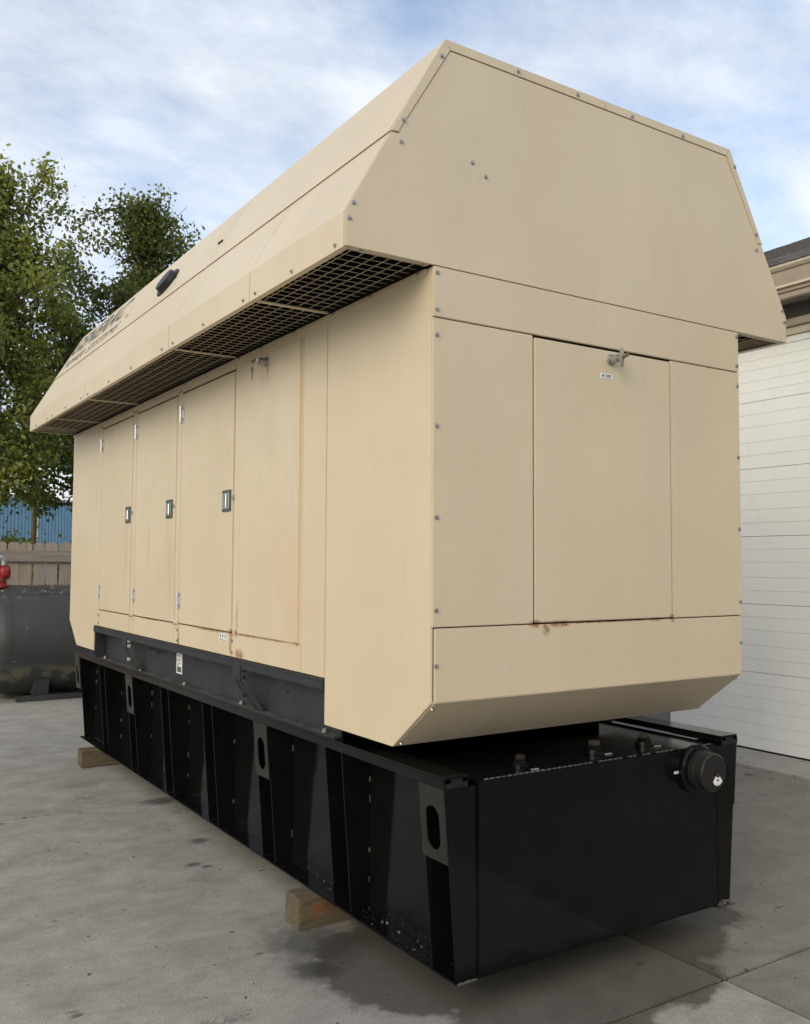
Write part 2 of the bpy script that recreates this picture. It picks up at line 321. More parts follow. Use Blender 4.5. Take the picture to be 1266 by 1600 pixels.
# ------------------------------------------------------------------ geometry helpers
class MB:
    def __init__(s): s.v = []; s.f = []
    def add(s, vs, fs):
        k = len(s.v); s.v += [tuple(x) for x in vs]; s.f += [tuple(i+k for i in f) for f in fs]; return s
    def box(s, x0, x1, y0, y1, z0, z1):
        return s.add([(x0,y0,z0),(x1,y0,z0),(x1,y1,z0),(x0,y1,z0),(x0,y0,z1),(x1,y0,z1),(x1,y1,z1),(x0,y1,z1)],
                     [(0,3,2,1),(4,5,6,7),(0,1,5,4),(1,2,6,5),(2,3,7,6),(3,0,4,7)])
    def prism(s, pts, ax, a, b):        # 2-D polygon in the other two axes, extruded from a to b along ax
        def mk(p, t):
            return {'x': (t, p[0], p[1]), 'y': (p[0], t, p[1]), 'z': (p[0], p[1], t)}[ax]
        n = len(pts)
        return s.add([mk(p, a) for p in pts] + [mk(p, b) for p in pts],
                     [tuple(range(n)), tuple(range(2*n-1, n-1, -1))] + [(i, i+n, (i+1) % n + n, (i+1) % n) for i in range(n)])
    def cyl(s, p, q, r0, r1=None, n=12, cap=True):
        r1 = r0 if r1 is None else r1
        p, q = Vector(p), Vector(q); d = (q-p).normalized(); u = d.orthogonal().normalized(); w = d.cross(u)
        vs = [p + r0*(math.cos(t)*u+math.sin(t)*w) for t in [2*math.pi*i/n for i in range(n)]] + [q + r1*(math.cos(t)*u+math.sin(t)*w) for t in [2*math.pi*i/n for i in range(n)]]
        fs = [(i, (i+1) % n, (i+1) % n+n, i+n) for i in range(n)]
        if cap: fs += [tuple(range(n-1, -1, -1)), tuple(range(n, 2*n))]
        return s.add(vs, fs)
    def tube(s, pts, r, n=8):
        for a, b, k in zip(pts, pts[1:], range(99)):
            ra = r[k] if isinstance(r, (list, tuple)) else r; rb = r[k+1] if isinstance(r, (list, tuple)) else r
            s.cyl(a, b, ra, rb, n, True)
        return s
    def lathe(s, prof, o, ax, n=24):     # prof (radius, offset along ax)
        d = {'x': Vector((1,0,0)), 'y': Vector((0,1,0)), 'z': Vector((0,0,1))}[ax]; u = d.orthogonal().normalized(); w = d.cross(u); o = Vector(o)
        vs = [o + d*h + r*(math.cos(2*math.pi*i/n)*u + math.sin(2*math.pi*i/n)*w) for r, h in prof for i in range(n)]
        fs = [(k*n+i, k*n+(i+1) % n, (k+1)*n+(i+1) % n, (k+1)*n+i) for k in range(len(prof)-1) for i in range(n)]
        fs += [tuple(range(n-1, -1, -1)), tuple(range((len(prof)-1)*n, len(prof)*n))]
        return s.add(vs, fs)
    def mesh(s, name, mat, bev=0.0, smooth=False, seg=2):
        me = bpy.data.meshes.new(name); bm = bmesh.new()
        vs = [bm.verts.new(v) for v in s.v]
        for f in s.f:
            try: bm.faces.new([vs[i] for i in f])
            except ValueError: pass
        bmesh.ops.recalc_face_normals(bm, faces=bm.faces)
        if bev > 0:
            es = [e for e in bm.edges if len(e.link_faces) == 2 and e.calc_face_angle(0) > .5]
            bmesh.ops.bevel(bm, geom=es, offset=bev, segments=seg, affect='EDGES', clamp_overlap=True)
        for f in bm.faces: f.smooth = smooth
        bm.to_mesh(me); bm.free()
        if smooth:
            try: me.set_sharp_from_angle(angle=R(32 if bev == 0 else 45))
            except Exception: pass
        if mat: me.materials.append(M[mat])
        return me

def link(name, me, parent=None, loc=None):
    o = bpy.data.objects.new(name, me); COL.objects.link(o)
    if parent is not None:
        o.parent = parent
        base = Vector(parent.get('_w', (0, 0, 0)))
        o.location = (Vector(loc) if loc is not None else Vector((0, 0, 0))) - base
        o['_w'] = tuple(loc) if loc is not None else (0.0, 0.0, 0.0)
    elif loc is not None:
        o.location = loc; o['_w'] = tuple(loc)
    return o
def tag(o, label, cat, group=None):
    o['label'] = label; o['category'] = cat
    if group: o['group'] = group
    return o
def thing(name, loc, label, cat, group=None):
    o = bpy.data.objects.new(name, None); COL.objects.link(o); o.location = loc; o.empty_display_size = .2; o['_w'] = tuple(loc)
    return tag(o, label, cat, group)
def struct(name, me):
    o = link(name, me); o['kind'] = 'structure'; return o
def part(name, mb, mat, parent, bev=0.0, smooth=False, label=None):
    o = link(name, mb.mesh(name, mat, bev, smooth), parent)
    if label: o['label'] = label
    return o
def box(name, d, mat, parent, bev=0.0025, label=None):
    return part(name, MB().box(*d), mat, parent, bev, label=label)

# ================================================================== SETTING
struct('ground', MB().box(-900, 900, -900, 900, -1.0, -.03).mesh('ground', 'dirt'))
pav = struct('concrete_pavement', MB().box(-11.9, 5.25, -9.0, 13.1, -.029, -.016).mesh('concrete_pavement', 'dirt'))
gx = [-11.9, -7.47, -3.03, 1.415, 5.25]; gy = [-9.1, -4.7, -.31, 4.15, 8.6, 13.1]
for i in range(4):
    for j in range(5):
        g = .007
        if j == 3 or j == 2: pass
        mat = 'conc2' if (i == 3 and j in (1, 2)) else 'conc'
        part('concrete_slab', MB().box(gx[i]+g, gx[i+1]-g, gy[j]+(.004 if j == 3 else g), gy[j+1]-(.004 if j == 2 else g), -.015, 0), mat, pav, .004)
part('door_apron', MB().prism([(5.262, -9), (5.25, 0.6), (5.268, 1.75), (5.25, 2.3), (5.275, 3.0), (5.26, 4.2), (5.265, 9), (5.255, 18), (5.915, 18), (5.915, -9)], 'z', -.015, .022), 'apron', pav, .008)
lit = MB()
for k in range(260):
    x = rnd.uniform(-3.2, 5.0); y = rnd.uniform(-1.2, 9.0); a = rnd.uniform(.002, .007); b_ = rnd.uniform(.002, .005)
    if rnd.random() < .12: a *= 2.2
    t = rnd.uniform(0, 6.28); ca, sa = math.cos(t), math.sin(t); hh = rnd.uniform(.0012, .004)
    P4 = [(x+ca*u-sa*v, y+sa*u+ca*v) for u, v in ((-a, -b_), (a, -b_*.6), (a*.7, b_), (-a*.8, b_*.7))]
    lit.add([(p[0], p[1], .0002) for p in P4] + [(x, y, hh)], [(0, 1, 4), (1, 2, 4), (2, 3, 4), (3, 0, 4), (3, 2, 1, 0)])
lo_ = link('ground_litter', lit.mesh('ground_litter', 'litter')); lo_['kind'] = 'stuff'
lawn = struct('lawn', MB().box(-40, 60, 13.3, 120, -.9, -.015).mesh('lawn', 'grass'))

# ---- garage building on the right
XW = 5.921
gb = thing('garage_building', (XW, 4, 0), 'building with white sectional overhead door and cream cornice at right edge', 'building')
DY0, DY1, DZ = -1.6, 3.9, 4.10
w = MB(); w.box(XW+.03, XW+.2, -9, DY0, 0, 4.17); w.box(XW+.03, XW+.2, DY1, 20, 0, 4.17); w.box(XW+.03, XW+.2, -9, 20, 4.17, 4.52)
w.box(XW+.2, 17.0, -9, 20, 0, 4.5)
part('wall', w, 'greywall', gb)
box('door_header', (XW+.0, XW+.17, DY0, DY1, DZ+.003, 4.168), 'door', gb, .003)
zsec = [0.03, .805, 1.494, 2.183, 2.878, 3.568, DZ]
frac = [0, .19, .375, .56, .80, 1]
for k in range(6):
    z0, z1 = zsec[k], zsec[k+1]
    sec = box('door_section', (XW+.045, XW+.085, DY0+.01, DY1-.01, z0+.001, z1-.001), 'door', gb, 0)
    fr = [0, .20, .395, .62, .81, 1] if k else [0, .16, .33, .5, .67, .84, 1]
    for a, b in zip(fr, fr[1:]):
        za, zb = z0 + (z1-z0)*a + (.0014 if a == 0 else 0), z0 + (z1-z0)*b - (.0014 if b == 1 else 0)
        gp = .0022
        part('slat', MB().prism([(XW+.044, za+gp*.3), (XW+.0022, za+gp*.3), (XW, za+gp*1.3), (XW, zb-gp*1.3), (XW+.0022, zb-gp*.3), (XW+.044, zb-gp*.3)], 'y', DY0+.01, DY1-.01), 'door', sec)
box('door_seal', (XW-.004, XW+.05, DY0+.01, DY1-.01, .0225, .038), 'ink', gb, .004)
# stepped moulding under the frieze
def run(name, pts, mat, y0=-9.3, y1=20.3): return part(name, MB().prism(pts, 'y', y0, y1), mat, gb, .003)
X = XW
run('moulding', [(X+.03, 4.172), (X-.03, 4.172), (X-.035, 4.19), (X-.035, 4.232), (X+.03, 4.232)], 'cream')
run('moulding', [(X+.03, 4.234), (X-.02, 4.234), (X-.02, 4.25), (X+.03, 4.25)], 'taupe')
run('moulding', [(X+.03, 4.252), (X-.05, 4.252), (X-.075, 4.275), (X-.08, 4.278), (X-.08, 4.316), (X+.03, 4.322)], 'cream')
run('soffit', [(X+.03, 4.47), (5.50, 4.43), (5.50, 4.445), (X+.03, 4.485)], 'soffit')
run('fascia', [(5.52, 4.41), (5.47, 4.41), (5.46, 4.46), (5.52, 4.46)], 'taupe')
run('fascia', [(5.52, 4.462), (5.44, 4.462), (5.44, 4.496), (5.52, 4.496)], 'taupe')
run('fascia', [(5.52, 4.498), (5.405, 4.498), (5.405, 4.52), (5.52, 4.52)], 'cream')
run('fascia', [(5.52, 4.522), (5.425, 4.522), (5.40, 4.60), (5.39, 4.652), (5.52, 4.652)], 'taupe')
run('gutter', [(5.52, 4.654), (5.375, 4.654), (5.345, 4.68), (5.345, 4.706), (5.52, 4.706)], 'cream')
sl_ = .42
run('roof', [(5.36, 4.708), (11.4, 4.708+6.04*sl_), (17.4, 4.708), (17.4, 4.66)], 'shingle')
rf = gb.children[-1]
def shingle_geo(m, x0, y, w, lift):
    zz = 4.713 + (x0-5.36)*sl_ + .004
    m.add([(x0, y, zz), (x0, y+w, zz), (x0+.2, y+w, zz+.2*sl_-.008), (x0+.2, y, zz+.2*sl_-.008),
           (x0, y, zz+.018+lift), (x0, y+w, zz+.018+lift), (x0+.2, y+w, zz+.2*sl_+.002), (x0+.2, y, zz+.2*sl_+.002)],
          [(0,3,2,1),(4,5,6,7),(0,1,5,4),(1,2,6,5),(2,3,7,6),(3,0,4,7)]); return m
rest = MB()
for k in range(42):
    x0 = 5.33 + k*.14; y = 1.2 + rnd.uniform(0, .2)
    while y < 8.6:
        w_ = rnd.choice((.16, .22, .28, .33)); lift = rnd.uniform(0, .014)
        if k < 9: part('shingle', shingle_geo(MB(), x0, y+.003, w_-.006, lift), 'shingle', rf)
        else: shingle_geo(rest, x0, y+.003, w_-.006, lift)
        y += w_
part('shingle_rows', rest, 'shingle', rf)['kind'] = 'stuff'

# ---- board fence
fence = thing('board_fence', (1, 12, 0), 'weathered dog-ear board fence behind the charcoal oil tank', 'fence')
pk = .19
meshes = []
for v in range(5):
    w_ = .1745; h = 2.185
    meshes.append(MB().prism([(-w_/2, .03), (w_/2, .03), (w_/2, h-.035), (w_/2-.035, h), (-w_/2+.035, h), (-w_/2, h-.035)], 'y', -.009, .009).mesh('fence_board', 'picket', .0015))
for i in range(70):
    x = -5.5 + i*pk + .055
    o = link('fence_board', meshes[i % 5], fence, (x + rnd.uniform(-.003, .003), 12.0 + rnd.uniform(-.004, .004), rnd.uniform(-.012, .01)))
    o.rotation_euler = (0, rnd.uniform(-.004, .004), 0)
for z0, z1 in ((1.88, 2.058), (.95, 1.12), (.22, .4)):
    for xa in (-5.6, -1.95, 1.70, 5.35):
        part('fence_rail', MB().box(xa, xa+3.64, 11.945, 11.984, z0, z1), 'railw', fence, .003)
for xa in (-5.6, -1.97, 1.68, 5.33, 7.7):
    part('fence_post', MB().box(xa-.045, xa+.045, 12.02, 12.11, 0, 2.1), 'railw', fence, .004)

# ---- blue metal building beyond
bd = Vector((.766, .643, 0)); bn = Vector((.643, -.766, 0)); bo = Vector((6.4, 36.7, 0))
bb = thing('metal_building', (6.4, 36.7, 0), 'blue ribbed metal shed beyond the board fence', 'building')
def bp(s, d, z): return bo + bd*s + bn*d + Vector((0, 0, z))
def bbox(mb, s0, s1, d0, d1, z0, z1):
    vs = [bp(s0,d0,z0), bp(s1,d0,z0), bp(s1,d1,z0), bp(s0,d1,z0), bp(s0,d0,z1), bp(s1,d0,z1), bp(s1,d1,z1), bp(s0,d1,z1)]
    return mb.add(vs, [(0,3,2,1),(4,5,6,7),(0,1,5,4),(1,2,6,5),(2,3,7,6),(3,0,4,7)])
part('wall', bbox(MB(), -16, 10, -8, 0, 0, 4.35), 'blue', bb)
ribs = MB()
for k in range(130): bbox(ribs, -16+k*.2, -16+k*.2+.035, .001, .045, 0, 4.3)
o = part('wall_ribs', ribs, 'blue', bb); o['kind'] = 'stuff'
sm = MB()
for k in range(130): bbox(sm, -16+k*.2+.036, -16+k*.2+.066, .001, .012, 0, 4.3)
o = part('wall_seams', sm, 'bluedark', bb); o['kind'] = 'stuff'
part('roof_trim', bbox(MB(), -16.1, 10.1, -8.2, .1, 4.352, 4.47), 'palemetal', bb)
up = thing('utility_pole', (1.7, 21.2, 0), 'wooden utility pole with white conduit in front of blue shed', 'pole')
part('pole', MB().cyl((3.08, 24.32, 0), (3.08, 24.32, 5.2), .085, .075, 12), 'polewood', up, 0, True)
part('conduit', MB().cyl((3.17, 24.24, 0), (3.17, 24.24, 3.6), .024, None, 8), 'palemetal', up, 0, True)
up.location = (3.08, 24.32, 0)
for c_ in up.children: c_.location = (-3.08, -24.32, 0)
for k, (z, n_, lab) in enumerate(((4.05, 'overhead_wire', 'upper grey cable sagging from utility pole towards the shed'), (3.5, 'overhead_wire', 'lower grey cable sagging from utility pole across the blue wall'))):
    pts = [Vector((3.08, 24.22, z+.1)) + Vector((14, 4, .6))*t + Vector((0, 0, -.55*4*t*(1-t)*.5)) for t in [i/10 for i in range(11)]]
    o = link('overhead_wire', MB().tube(pts, .011, 5).mesh('overhead_wire', 'wire')); tag(o, lab, 'cable', 'cables on the utility pole')

# ---- oil tank on the left with its red pump
ot = thing('oil_tank', (1.5, 10.62, 0), 'chipped charcoal horizontal oil tank standing in front of the fence', 'tank')
zc_, yc_, rr_ = .80, 10.62, .755
part('shell', MB().lathe([(rr_-.004, .12), (rr_, .13), (rr_, 3.6), (rr_-.004, 3.61)], (0, yc_, zc_), 'x', 64), 'oil', ot, 0, True)
part('end_dish', MB().lathe([(.02, -.20), (.25, -.19), (.45, -.16), (.6, -.11), (.70, -.045), (.735, .02), (.747, .118)], (0, yc_, zc_), 'x', 64), 'oil', ot, 0, True)
part('end_dish', MB().lathe([(rr_, 3.612), (.745, 3.71), (.70, 3.8), (.6, 3.88), (.45, 3.94), (.02, 4.0)], (0, yc_, zc_), 'x', 64), 'oil', ot, 0, True)
part('weld_seam', MB().tube([Vector((.14, yc_-rr_*math.cos(R(57))-.001, zc_+rr_*math.sin(R(57)))), Vector((3.6, yc_-rr_*math.cos(R(57))-.001, zc_+rr_*math.sin(R(57))))], .006, 6), 'oil', ot)
for x in (.52, 3.0):
    part('saddle', MB().prism([(yc_-.5, .075), (yc_+.5, .075), (yc_+.56, .30), (yc_+.3, .12), (yc_, .05), (yc_-.3, .12), (yc_-.56, .30)], 'x', x-.1, x+.1), 'oil', ot, .003)
for y in (yc_-.52, yc_+.5):
    part('foot_channel', MB().box(.20, 3.7, y-.05, y+.05, .0, .075), 'oil', ot, .006)
pm = thing('transfer_pump', (.0, 10.55, 1.55), 'red pump with grey pipe elbow on top of the oil tank', 'pump')
part('pump_body', MB().lathe([(.05, -.42), (.085, -.40), (.085, .02), (.11, .05), (.11, .11), (.075, .15)], (.0, 10.5, 1.74), 'x', 20), 'red', pm, 0, True)
part('pump_base', MB().cyl((.03, 10.5, 1.53), (.03, 10.5, 1.70), .075, .06, 16).cyl((.03, 10.5, 1.53), (.03, 10.5, 1.565), .11, None, 16).cyl((.03, 10.5, 1.78), (.03, 10.5, 1.845), .07, .05, 16), 'red', pm, 0, True)
part('pump_motor', MB().cyl((-.45, 10.5, 1.83), (-.02, 10.5, 1.83), .10, .095, 20), 'red', pm, 0, True)
part('pipe_elbow', MB().tube([Vector((.06, 10.44, 1.83)), Vector((0.06, 10.44, 1.90)), Vector((0.035, 10.44, 1.93)), Vector((-.03, 10.44, 1.94)), Vector((-.35, 10.44, 1.94))], .038, 12), 'greypipe', pm, 0, True)
part('drain_valve', MB().cyl((-.09, 10.42, 1.57), (-.09, 10.42, 1.66), .03, None, 10).cyl((-.09, 10.42, 1.60), (.17, 10.42, 1.655), .006, None, 6), 'brass', pm, 0, True)
hs = [Vector((-.06, 10.05, 1.5)), Vector((-.1, 9.85, 1.2)), Vector((-.04, 9.82, .95)), Vector((-.0, 9.83, 1.1)), Vector((-.05, 9.86, 1.22))]

# ---- trees
def make_tree(name, base, h, rad, seed, label, mat, n_cl, leaves, leaf, trunk_r, low, lean=(0, 0), squash=1.0, tips=(), limb=()):
    rg = np.random.default_rng(seed); r0 = random.Random(seed)
    root = thing(name, base, label, *(('tree', 'trees behind the board fence') if name != 'shrub' else ('shrub', 'shrubs behind the board fence')))
    B = Vector(base); tr = MB(); cl = []
    top = B + Vector((lean[0], lean[1], h*.93))
    axis = []
    nseg = 9
    for i in range(nseg+1):
        t = i/nseg; axis.append(B.lerp(top, t) + Vector((math.sin(t*5+seed)*.14, math.cos(t*4+seed)*.12, 0))*(t > 0))
    tr.tube(axis, [max(.018, trunk_r*(1-.93*(i/nseg)**.8)) for i in range(nseg+1)], 10)
    def prof(t):             # crown radius at relative height
        return rad*max(.09, (math.sin(math.pi*min(1, max(0, t))**.55)**.8))*(1.08-.55*t)
    nb = n_cl
    for i in range(nb):
        t = low/h + (1-low/h)*((i+.5)/nb)**.92
        k = min(nseg-1, int(t*nseg)); st = axis[k].lerp(axis[k+1], t*nseg-k) if t < 1 else axis[-1]
        tt = (t-low/h)/(1-low/h)
        a = i*2.39996 + r0.uniform(-.5, .5); ln = prof(tt)*r0.choice((.45, .6, .8, 1.0, 1.2))*r0.uniform(.85, 1.15)
        up_ = r0.uniform(.1, .75)*ln*(.5+tt)
        en = st + Vector((math.cos(a)*ln, math.sin(a)*ln*squash, up_))
        if en.y < 12.5: en.y = 12.5
        mid = st.lerp(en, .5) + Vector((0, 0, -.05*ln))
        rb = max(.014, trunk_r*.38*(1-t)+.012)
        tr.tube([st, mid, en], [rb, rb*.7, rb*.25], 6)
        for q in range(3 + int(ln*2)):
            f = r0.uniform(.3, 1.12)
            p = st.lerp(en, f) + Vector((r0.gauss(0, .18), r0.gauss(0, .18), r0.gauss(.03, .16)))*min(1.3, ln+.3)
            cl.append((p, r0.choice((.13, .17, .22, .30))*r0.uniform(.85, 1.15)))
            if r0.random() < .4: tr.tube([st.lerp(en, min(1, f*.9)), p], [rb*.35, .004], 5)
    if limb: tr.tube([B + Vector(q) for q in limb], [.06, .035, .008], 6)
    if limb and name != 'shrub':
        tr.tube([B + Vector(limb[2]) + Vector((.06, 0, -.9)), B + Vector(limb[2]) + Vector((.32, -.05, -.55)), B + Vector(limb[2]) + Vector((.40, -.05, -.95))], .006, 5).tube([B + Vector(limb[2]) + Vector((.10, 0, -.5)), B + Vector(limb[2]) + Vector((.36, 0, -.18))], .005, 5)
        tr.tube([axis[-2], axis[-1] + Vector((.3, .1, .0)), axis[-1] + Vector((.32, .1, .45))], [.02, .01, .004], 5)
    for dx, dy, z, r_ in tips: cl.append((B + Vector((dx, dy, z)), r_))
    part('trunk', tr, 'bark', root, 0, True)
    P = []; T = []; 
    for p, r_ in cl:
        m = int(leaves*(r_/.25)**2*r0.uniform(.6, 1.3))
        d = rg.normal(0, 1, (m, 3))*np.array([r_, r_, r_*.85])*.72
        P.append(np.array(p) + d); T.append(np.clip(rg.normal(.4+r0.uniform(-.25, .3), .25, m), 0, 1))
    P = np.concatenate(P); T = np.concatenate(T); n = len(P)
    ok = P[:, 1] > 12.2; P = P[ok]; T = T[ok]; n = len(P)
    # each leaf: a folded pointed blade of 4 triangles (6 verts)
    d = rg.normal(0, 1, (n, 3)); d[:, 2] -= .45; d /= np.linalg.norm(d, axis=1)[:, None]
    u = np.cross(d, rg.normal(0, 1, (n, 3))); u /= np.linalg.norm(u, axis=1)[:, None]
    nn = np.cross(u, d)
    L = (leaf*rg.uniform(.45, 1.4, n))[:, None]; W = L*.30
    V = np.stack([P, P+d*L*.45+u*W+nn*W*.35, P+d*L, P+d*L*.45-u*W+nn*W*.35], 1).reshape(-1, 3)
    idx = np.arange(n)*4
    Fc = np.concatenate([np.stack([idx, idx+1, idx+2], 1), np.stack([idx, idx+2, idx+3], 1)], 0)
    me = bpy.data.meshes.new('crown'); me.vertices.add(len(V)); me.vertices.foreach_set('co', V.astype(np.float32).ravel())
    me.loops.add(len(Fc)*3); me.loops.foreach_set('vertex_index', Fc.astype(np.int32).ravel())
    me.polygons.add(len(Fc)); me.polygons.foreach_set('loop_start', (np.arange(len(Fc))*3).astype(np.int32)); me.polygons.foreach_set('loop_total', np.full(len(Fc), 3, np.int32))
    at = me.attributes.new('tint', 'FLOAT', 'FACE'); at.data.foreach_set('value', np.tile(T, 2).astype(np.float32))
    me.update(); me.materials.append(M[mat])
    o = link('crown', me, root); o['kind'] = 'stuff'
    return root
T1 = [(1.95,-.4,9.15,.13),(1.9,-.4,8.95,.18),(1.7,-.4,8.6,.22),(2.08,-.4,8.75,.17),(1.45,-.3,8.3,.24),(2.12,-.45,8.3,.18),(1.8,-.4,8.05,.24),(1.55,-.3,7.75,.22),(2.15,-.4,7.6,.16),(1.85,-.4,7.4,.22),(1.5,-.2,7.2,.22),(1.2,-.2,8.5,.2),(1.0,-.2,8.9,.2),(.8,-.1,9.2,.2),(1.95,-.3,6.6,.17),(2.25,-.4,6.5,.15),(1.3,-.6,6.4,.25),(1.5,-.6,5.3,.25),(1.7,-.6,4.8,.25),(1.75,-.7,4.2,.26),(1.5,-.7,3.7,.27),(1.2,-.8,3.3,.27),(.9,-.8,2.9,.25),(.7,-.9,2.75,.22),(.45,-.9,2.6,.24),(.9,-.5,6.9,.26),(.6,-.5,5.9,.3),(.3,-.7,5.0,.3),(.9,-.7,4.6,.3)]
T2 = [(.95,-.1,9.95,.12),(.92,-.1,9.7,.16),(.85,-.05,9.4,.2),(1.1,-.1,9.3,.18),(1.3,-.1,9.1,.15),(.8,0,9.0,.22),(1.15,0,8.7,.22),(1.45,0,8.5,.2),(.5,0,9.25,.18),(.2,0,9.4,.2),(0,0,9.55,.17),(-.25,0,9.2,.2),(-.55,0,9.1,.17),(-.8,0,8.9,.17),(-.5,0,8.6,.22),(-.9,0,8.4,.2),(-1.05,0,8.0,.22),(-.75,0,7.8,.25),(1.2,0,8.2,.22),(1.5,0,7.8,.2),(-1.15,-.1,7.4,.22),(-1.2,-.1,6.8,.25),(-1.0,-.1,6.3,.26),(-1.3,-.1,5.7,.26),(-1.5,-.1,5.0,.26),(-1.2,-.1,4.5,.26)]
T1 = [(x-.33, y, z+(.15 if z < 3.5 else -.12), r_) for x, y, z, r_ in T1]
T2 = [(x-.2, y, z, r_) for x, y, z, r_ in T2]
make_tree('broadleaf_tree', (-.45, 14.3, 0), 9.3, 1.95, 3, 'tall sunlit broadleaf tree at the left edge behind the fence', 'leafA', 78, 220, .098, .20, 2.85, (.55, -.3), 1.0, T1, ((.5, -.2, 6.0), (1.0, -.35, 7.5), (1.6, -.4, 8.95)))
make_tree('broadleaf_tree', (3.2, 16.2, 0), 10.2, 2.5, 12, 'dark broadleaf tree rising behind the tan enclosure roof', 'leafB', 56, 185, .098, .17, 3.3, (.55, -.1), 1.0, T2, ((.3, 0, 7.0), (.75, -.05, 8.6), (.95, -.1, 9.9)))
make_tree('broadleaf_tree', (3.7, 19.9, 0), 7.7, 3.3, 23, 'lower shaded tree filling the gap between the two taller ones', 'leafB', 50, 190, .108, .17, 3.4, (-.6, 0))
make_tree('broadleaf_tree', (-.9, 17.5, 0), 7.9, 2.5, 31, 'bushy tree behind the fence, mostly cut by the left edge', 'leafA', 46, 180, .105, .17, 2.9)
make_tree('shrub', (.7, 14.3, 0), 2.25, .9, 41, 'low yellow-green shrub showing through the fence gaps behind the red pump', 'leafC', 22, 130, .09, .04, .25)
make_tree('shrub', (2.1, 14.6, 0), 2.2, .9, 43, 'low yellow-green shrub behind the fence beside the tan enclosure', 'leafC', 22, 130, .09, .04, .25)

# ================================================================== TIMBERS
for (y0, x0, lab) in ((1.21, .015, 'short rough timber block under the near end of the black base tank'), (5.585, -.02, 'pale timber block under the far end of the black base tank')):
    b = MB().prism([(y0, .0), (y0+.172, .0), (y0+.172, .155), (y0+.16, .159), (y0+.018, .159), (y0, .148)], 'x', x0, 1.98)
    o = link('timber_block', b.mesh('timber_block', 'timber', .006)); tag(o, lab, 'timber', 'timber blocks under the base tank')

# ================================================================== BASE TANK
bt = thing('base_fuel_tank', (1, 3.1, .16), 'long glossy black ribbed steel base tank under the tan generator', 'fuel tank')
TL = 6.26; XI = .233; XO = 2-.233
part('tank_body', MB().box(XI, XO, .004, TL, .166, .978), 'gloss', bt, .002)
part('end_plate', MB().box(XI+.004, XO-.004, -.006, .0035, .168, .975), 'gloss', bt, .003)
# stitch weld along the top edge of the front plate
wb = MB()
for k in range(46):
    x = XI+.05 + k*.032
    if rnd.random() < .82: wb.lathe([(.002, -.014), (rnd.uniform(.003, .006), -.006), (rnd.uniform(.003, .006), .006), (.002, .014)], (x, .002, .978), 'x', 6)
part('weld_bead', wb, 'weld', bt, 0, True)['kind'] = 'stuff'
def mx_(side, x): return x if side == 0 else 2-x
slot_k = (0, 2, 5, 7)
for side in (0, 1):
    # top flange : folded edge
    xs = sorted((mx_(side, .059), mx_(side, .190)))
    part('top_flange', MB().box(xs[0], xs[1], -.002, TL+.03, 1.000, 1.010), 'gloss', bt, .0025)
    xs = sorted((mx_(side, .059), mx_(side, .067)))
    part('flange_lip', MB().box(xs[0], xs[1], -.002, TL+.03, .962, .999), 'gloss', bt, .0015)
    xs = sorted((mx_(side, .182), mx_(side, .190)))
    part('flange_lip', MB().box(xs[0], xs[1], -.002, TL+.03, .979, .999), 'gloss', bt, .0015)
    xs = sorted((mx_(side, .125), mx_(side, XI-.001)))
    part('bottom_flange', MB().box(xs[0], xs[1], .012, TL+.03, .160, .169), 'gloss', bt, .002)
    xs = sorted((mx_(side, .0675), mx_(side, .1815)))
    part('flange_end', MB().prism([(xs[0], .962), (xs[1], .962), (xs[1], .985), (xs[1]-.025, .985), (xs[1]-.025, .999), (xs[0]+.03, .999), (xs[0]+.03, .984), (xs[0], .984)], 'y', -.0015, .003), 'satin', bt, .001)
    for k in range(8):
        y0 = .004 + .8735*k
        for q, yy in enumerate((y0, y0+.172)):
            if yy > TL+.03: continue
            pts = [(mx_(side, x), z) for x, z in ((.068, .961), (XI-(.008 if k == 0 and q == 0 else .001), .961), (XI-(.008 if k == 0 and q == 0 else .001), .171), (.131, .171))]
            o = part('rib', MB().prism(pts, 'y', yy, yy+.009), 'gloss', bt, .0015)
            if q == 0 and side == 0 and k > 0:
                wv = MB()
                for zz in (.80, .70, .455, .31):
                    if rnd.random() < .8: wv.tube([Vector((XI-.004, yy-.004, zz)), Vector((XI-.004, yy-.004, zz+rnd.uniform(.02, .04)))], rnd.uniform(.003, .006), 6)
                if wv.v: part('weld_bead', wv, 'weld', o, 0, True)['kind'] = 'stuff'
        if k in slot_k:
            # slotted bracket plate bridging the rib pair; follows the taper of the ribs
            cy, cz = y0+.0905, .787; hw, hh, sr = .0905, .178, .050
            z0, z1 = .652, .961
            angs = sorted(set([2*math.pi*i/32 for i in range(32)] + [math.atan2(z-cz, y-cy) % (2*math.pi) for z in (z0, z1) for y in (cy-hw, cy+hw)]))
            inn, out = [], []
            for a in angs:
                ca, sa = math.cos(a), math.sin(a)
                t = min([((hw if ca > 0 else -hw)/ca) if abs(ca) > 1e-6 else 9, (((z1-cz) if sa > 0 else (z0-cz))/sa) if abs(sa) > 1e-6 else 9])
                out.append((cy+ca*t, cz+sa*t)); inn.append((cy+sr*ca, cz+sr*sa+(.042 if sa > 1e-6 else -.042 if sa < -1e-6 else 0)))
            def xt(z): return .0665 + (.961-z)*.0797
            vs, fs = [], []; n = len(angs)
            for dx in (-.0085, -.001):
                vs += [(mx_(side, xt(z)+dx), y, z) for y, z in out] + [(mx_(side, xt(z)+dx), y, z) for y, z in inn]
            for i in range(n):
                j = (i+1) % n
                fs += [(i, j, n+j, n+i), (2*n+i, 3*n+i, 3*n+j, 2*n+j), (i, 2*n+i, 2*n+j, j), (n+i, n+j, 3*n+j, 3*n+i)]
            part('slotted_bracket', MB().add(vs, fs), 'slotp', bt)
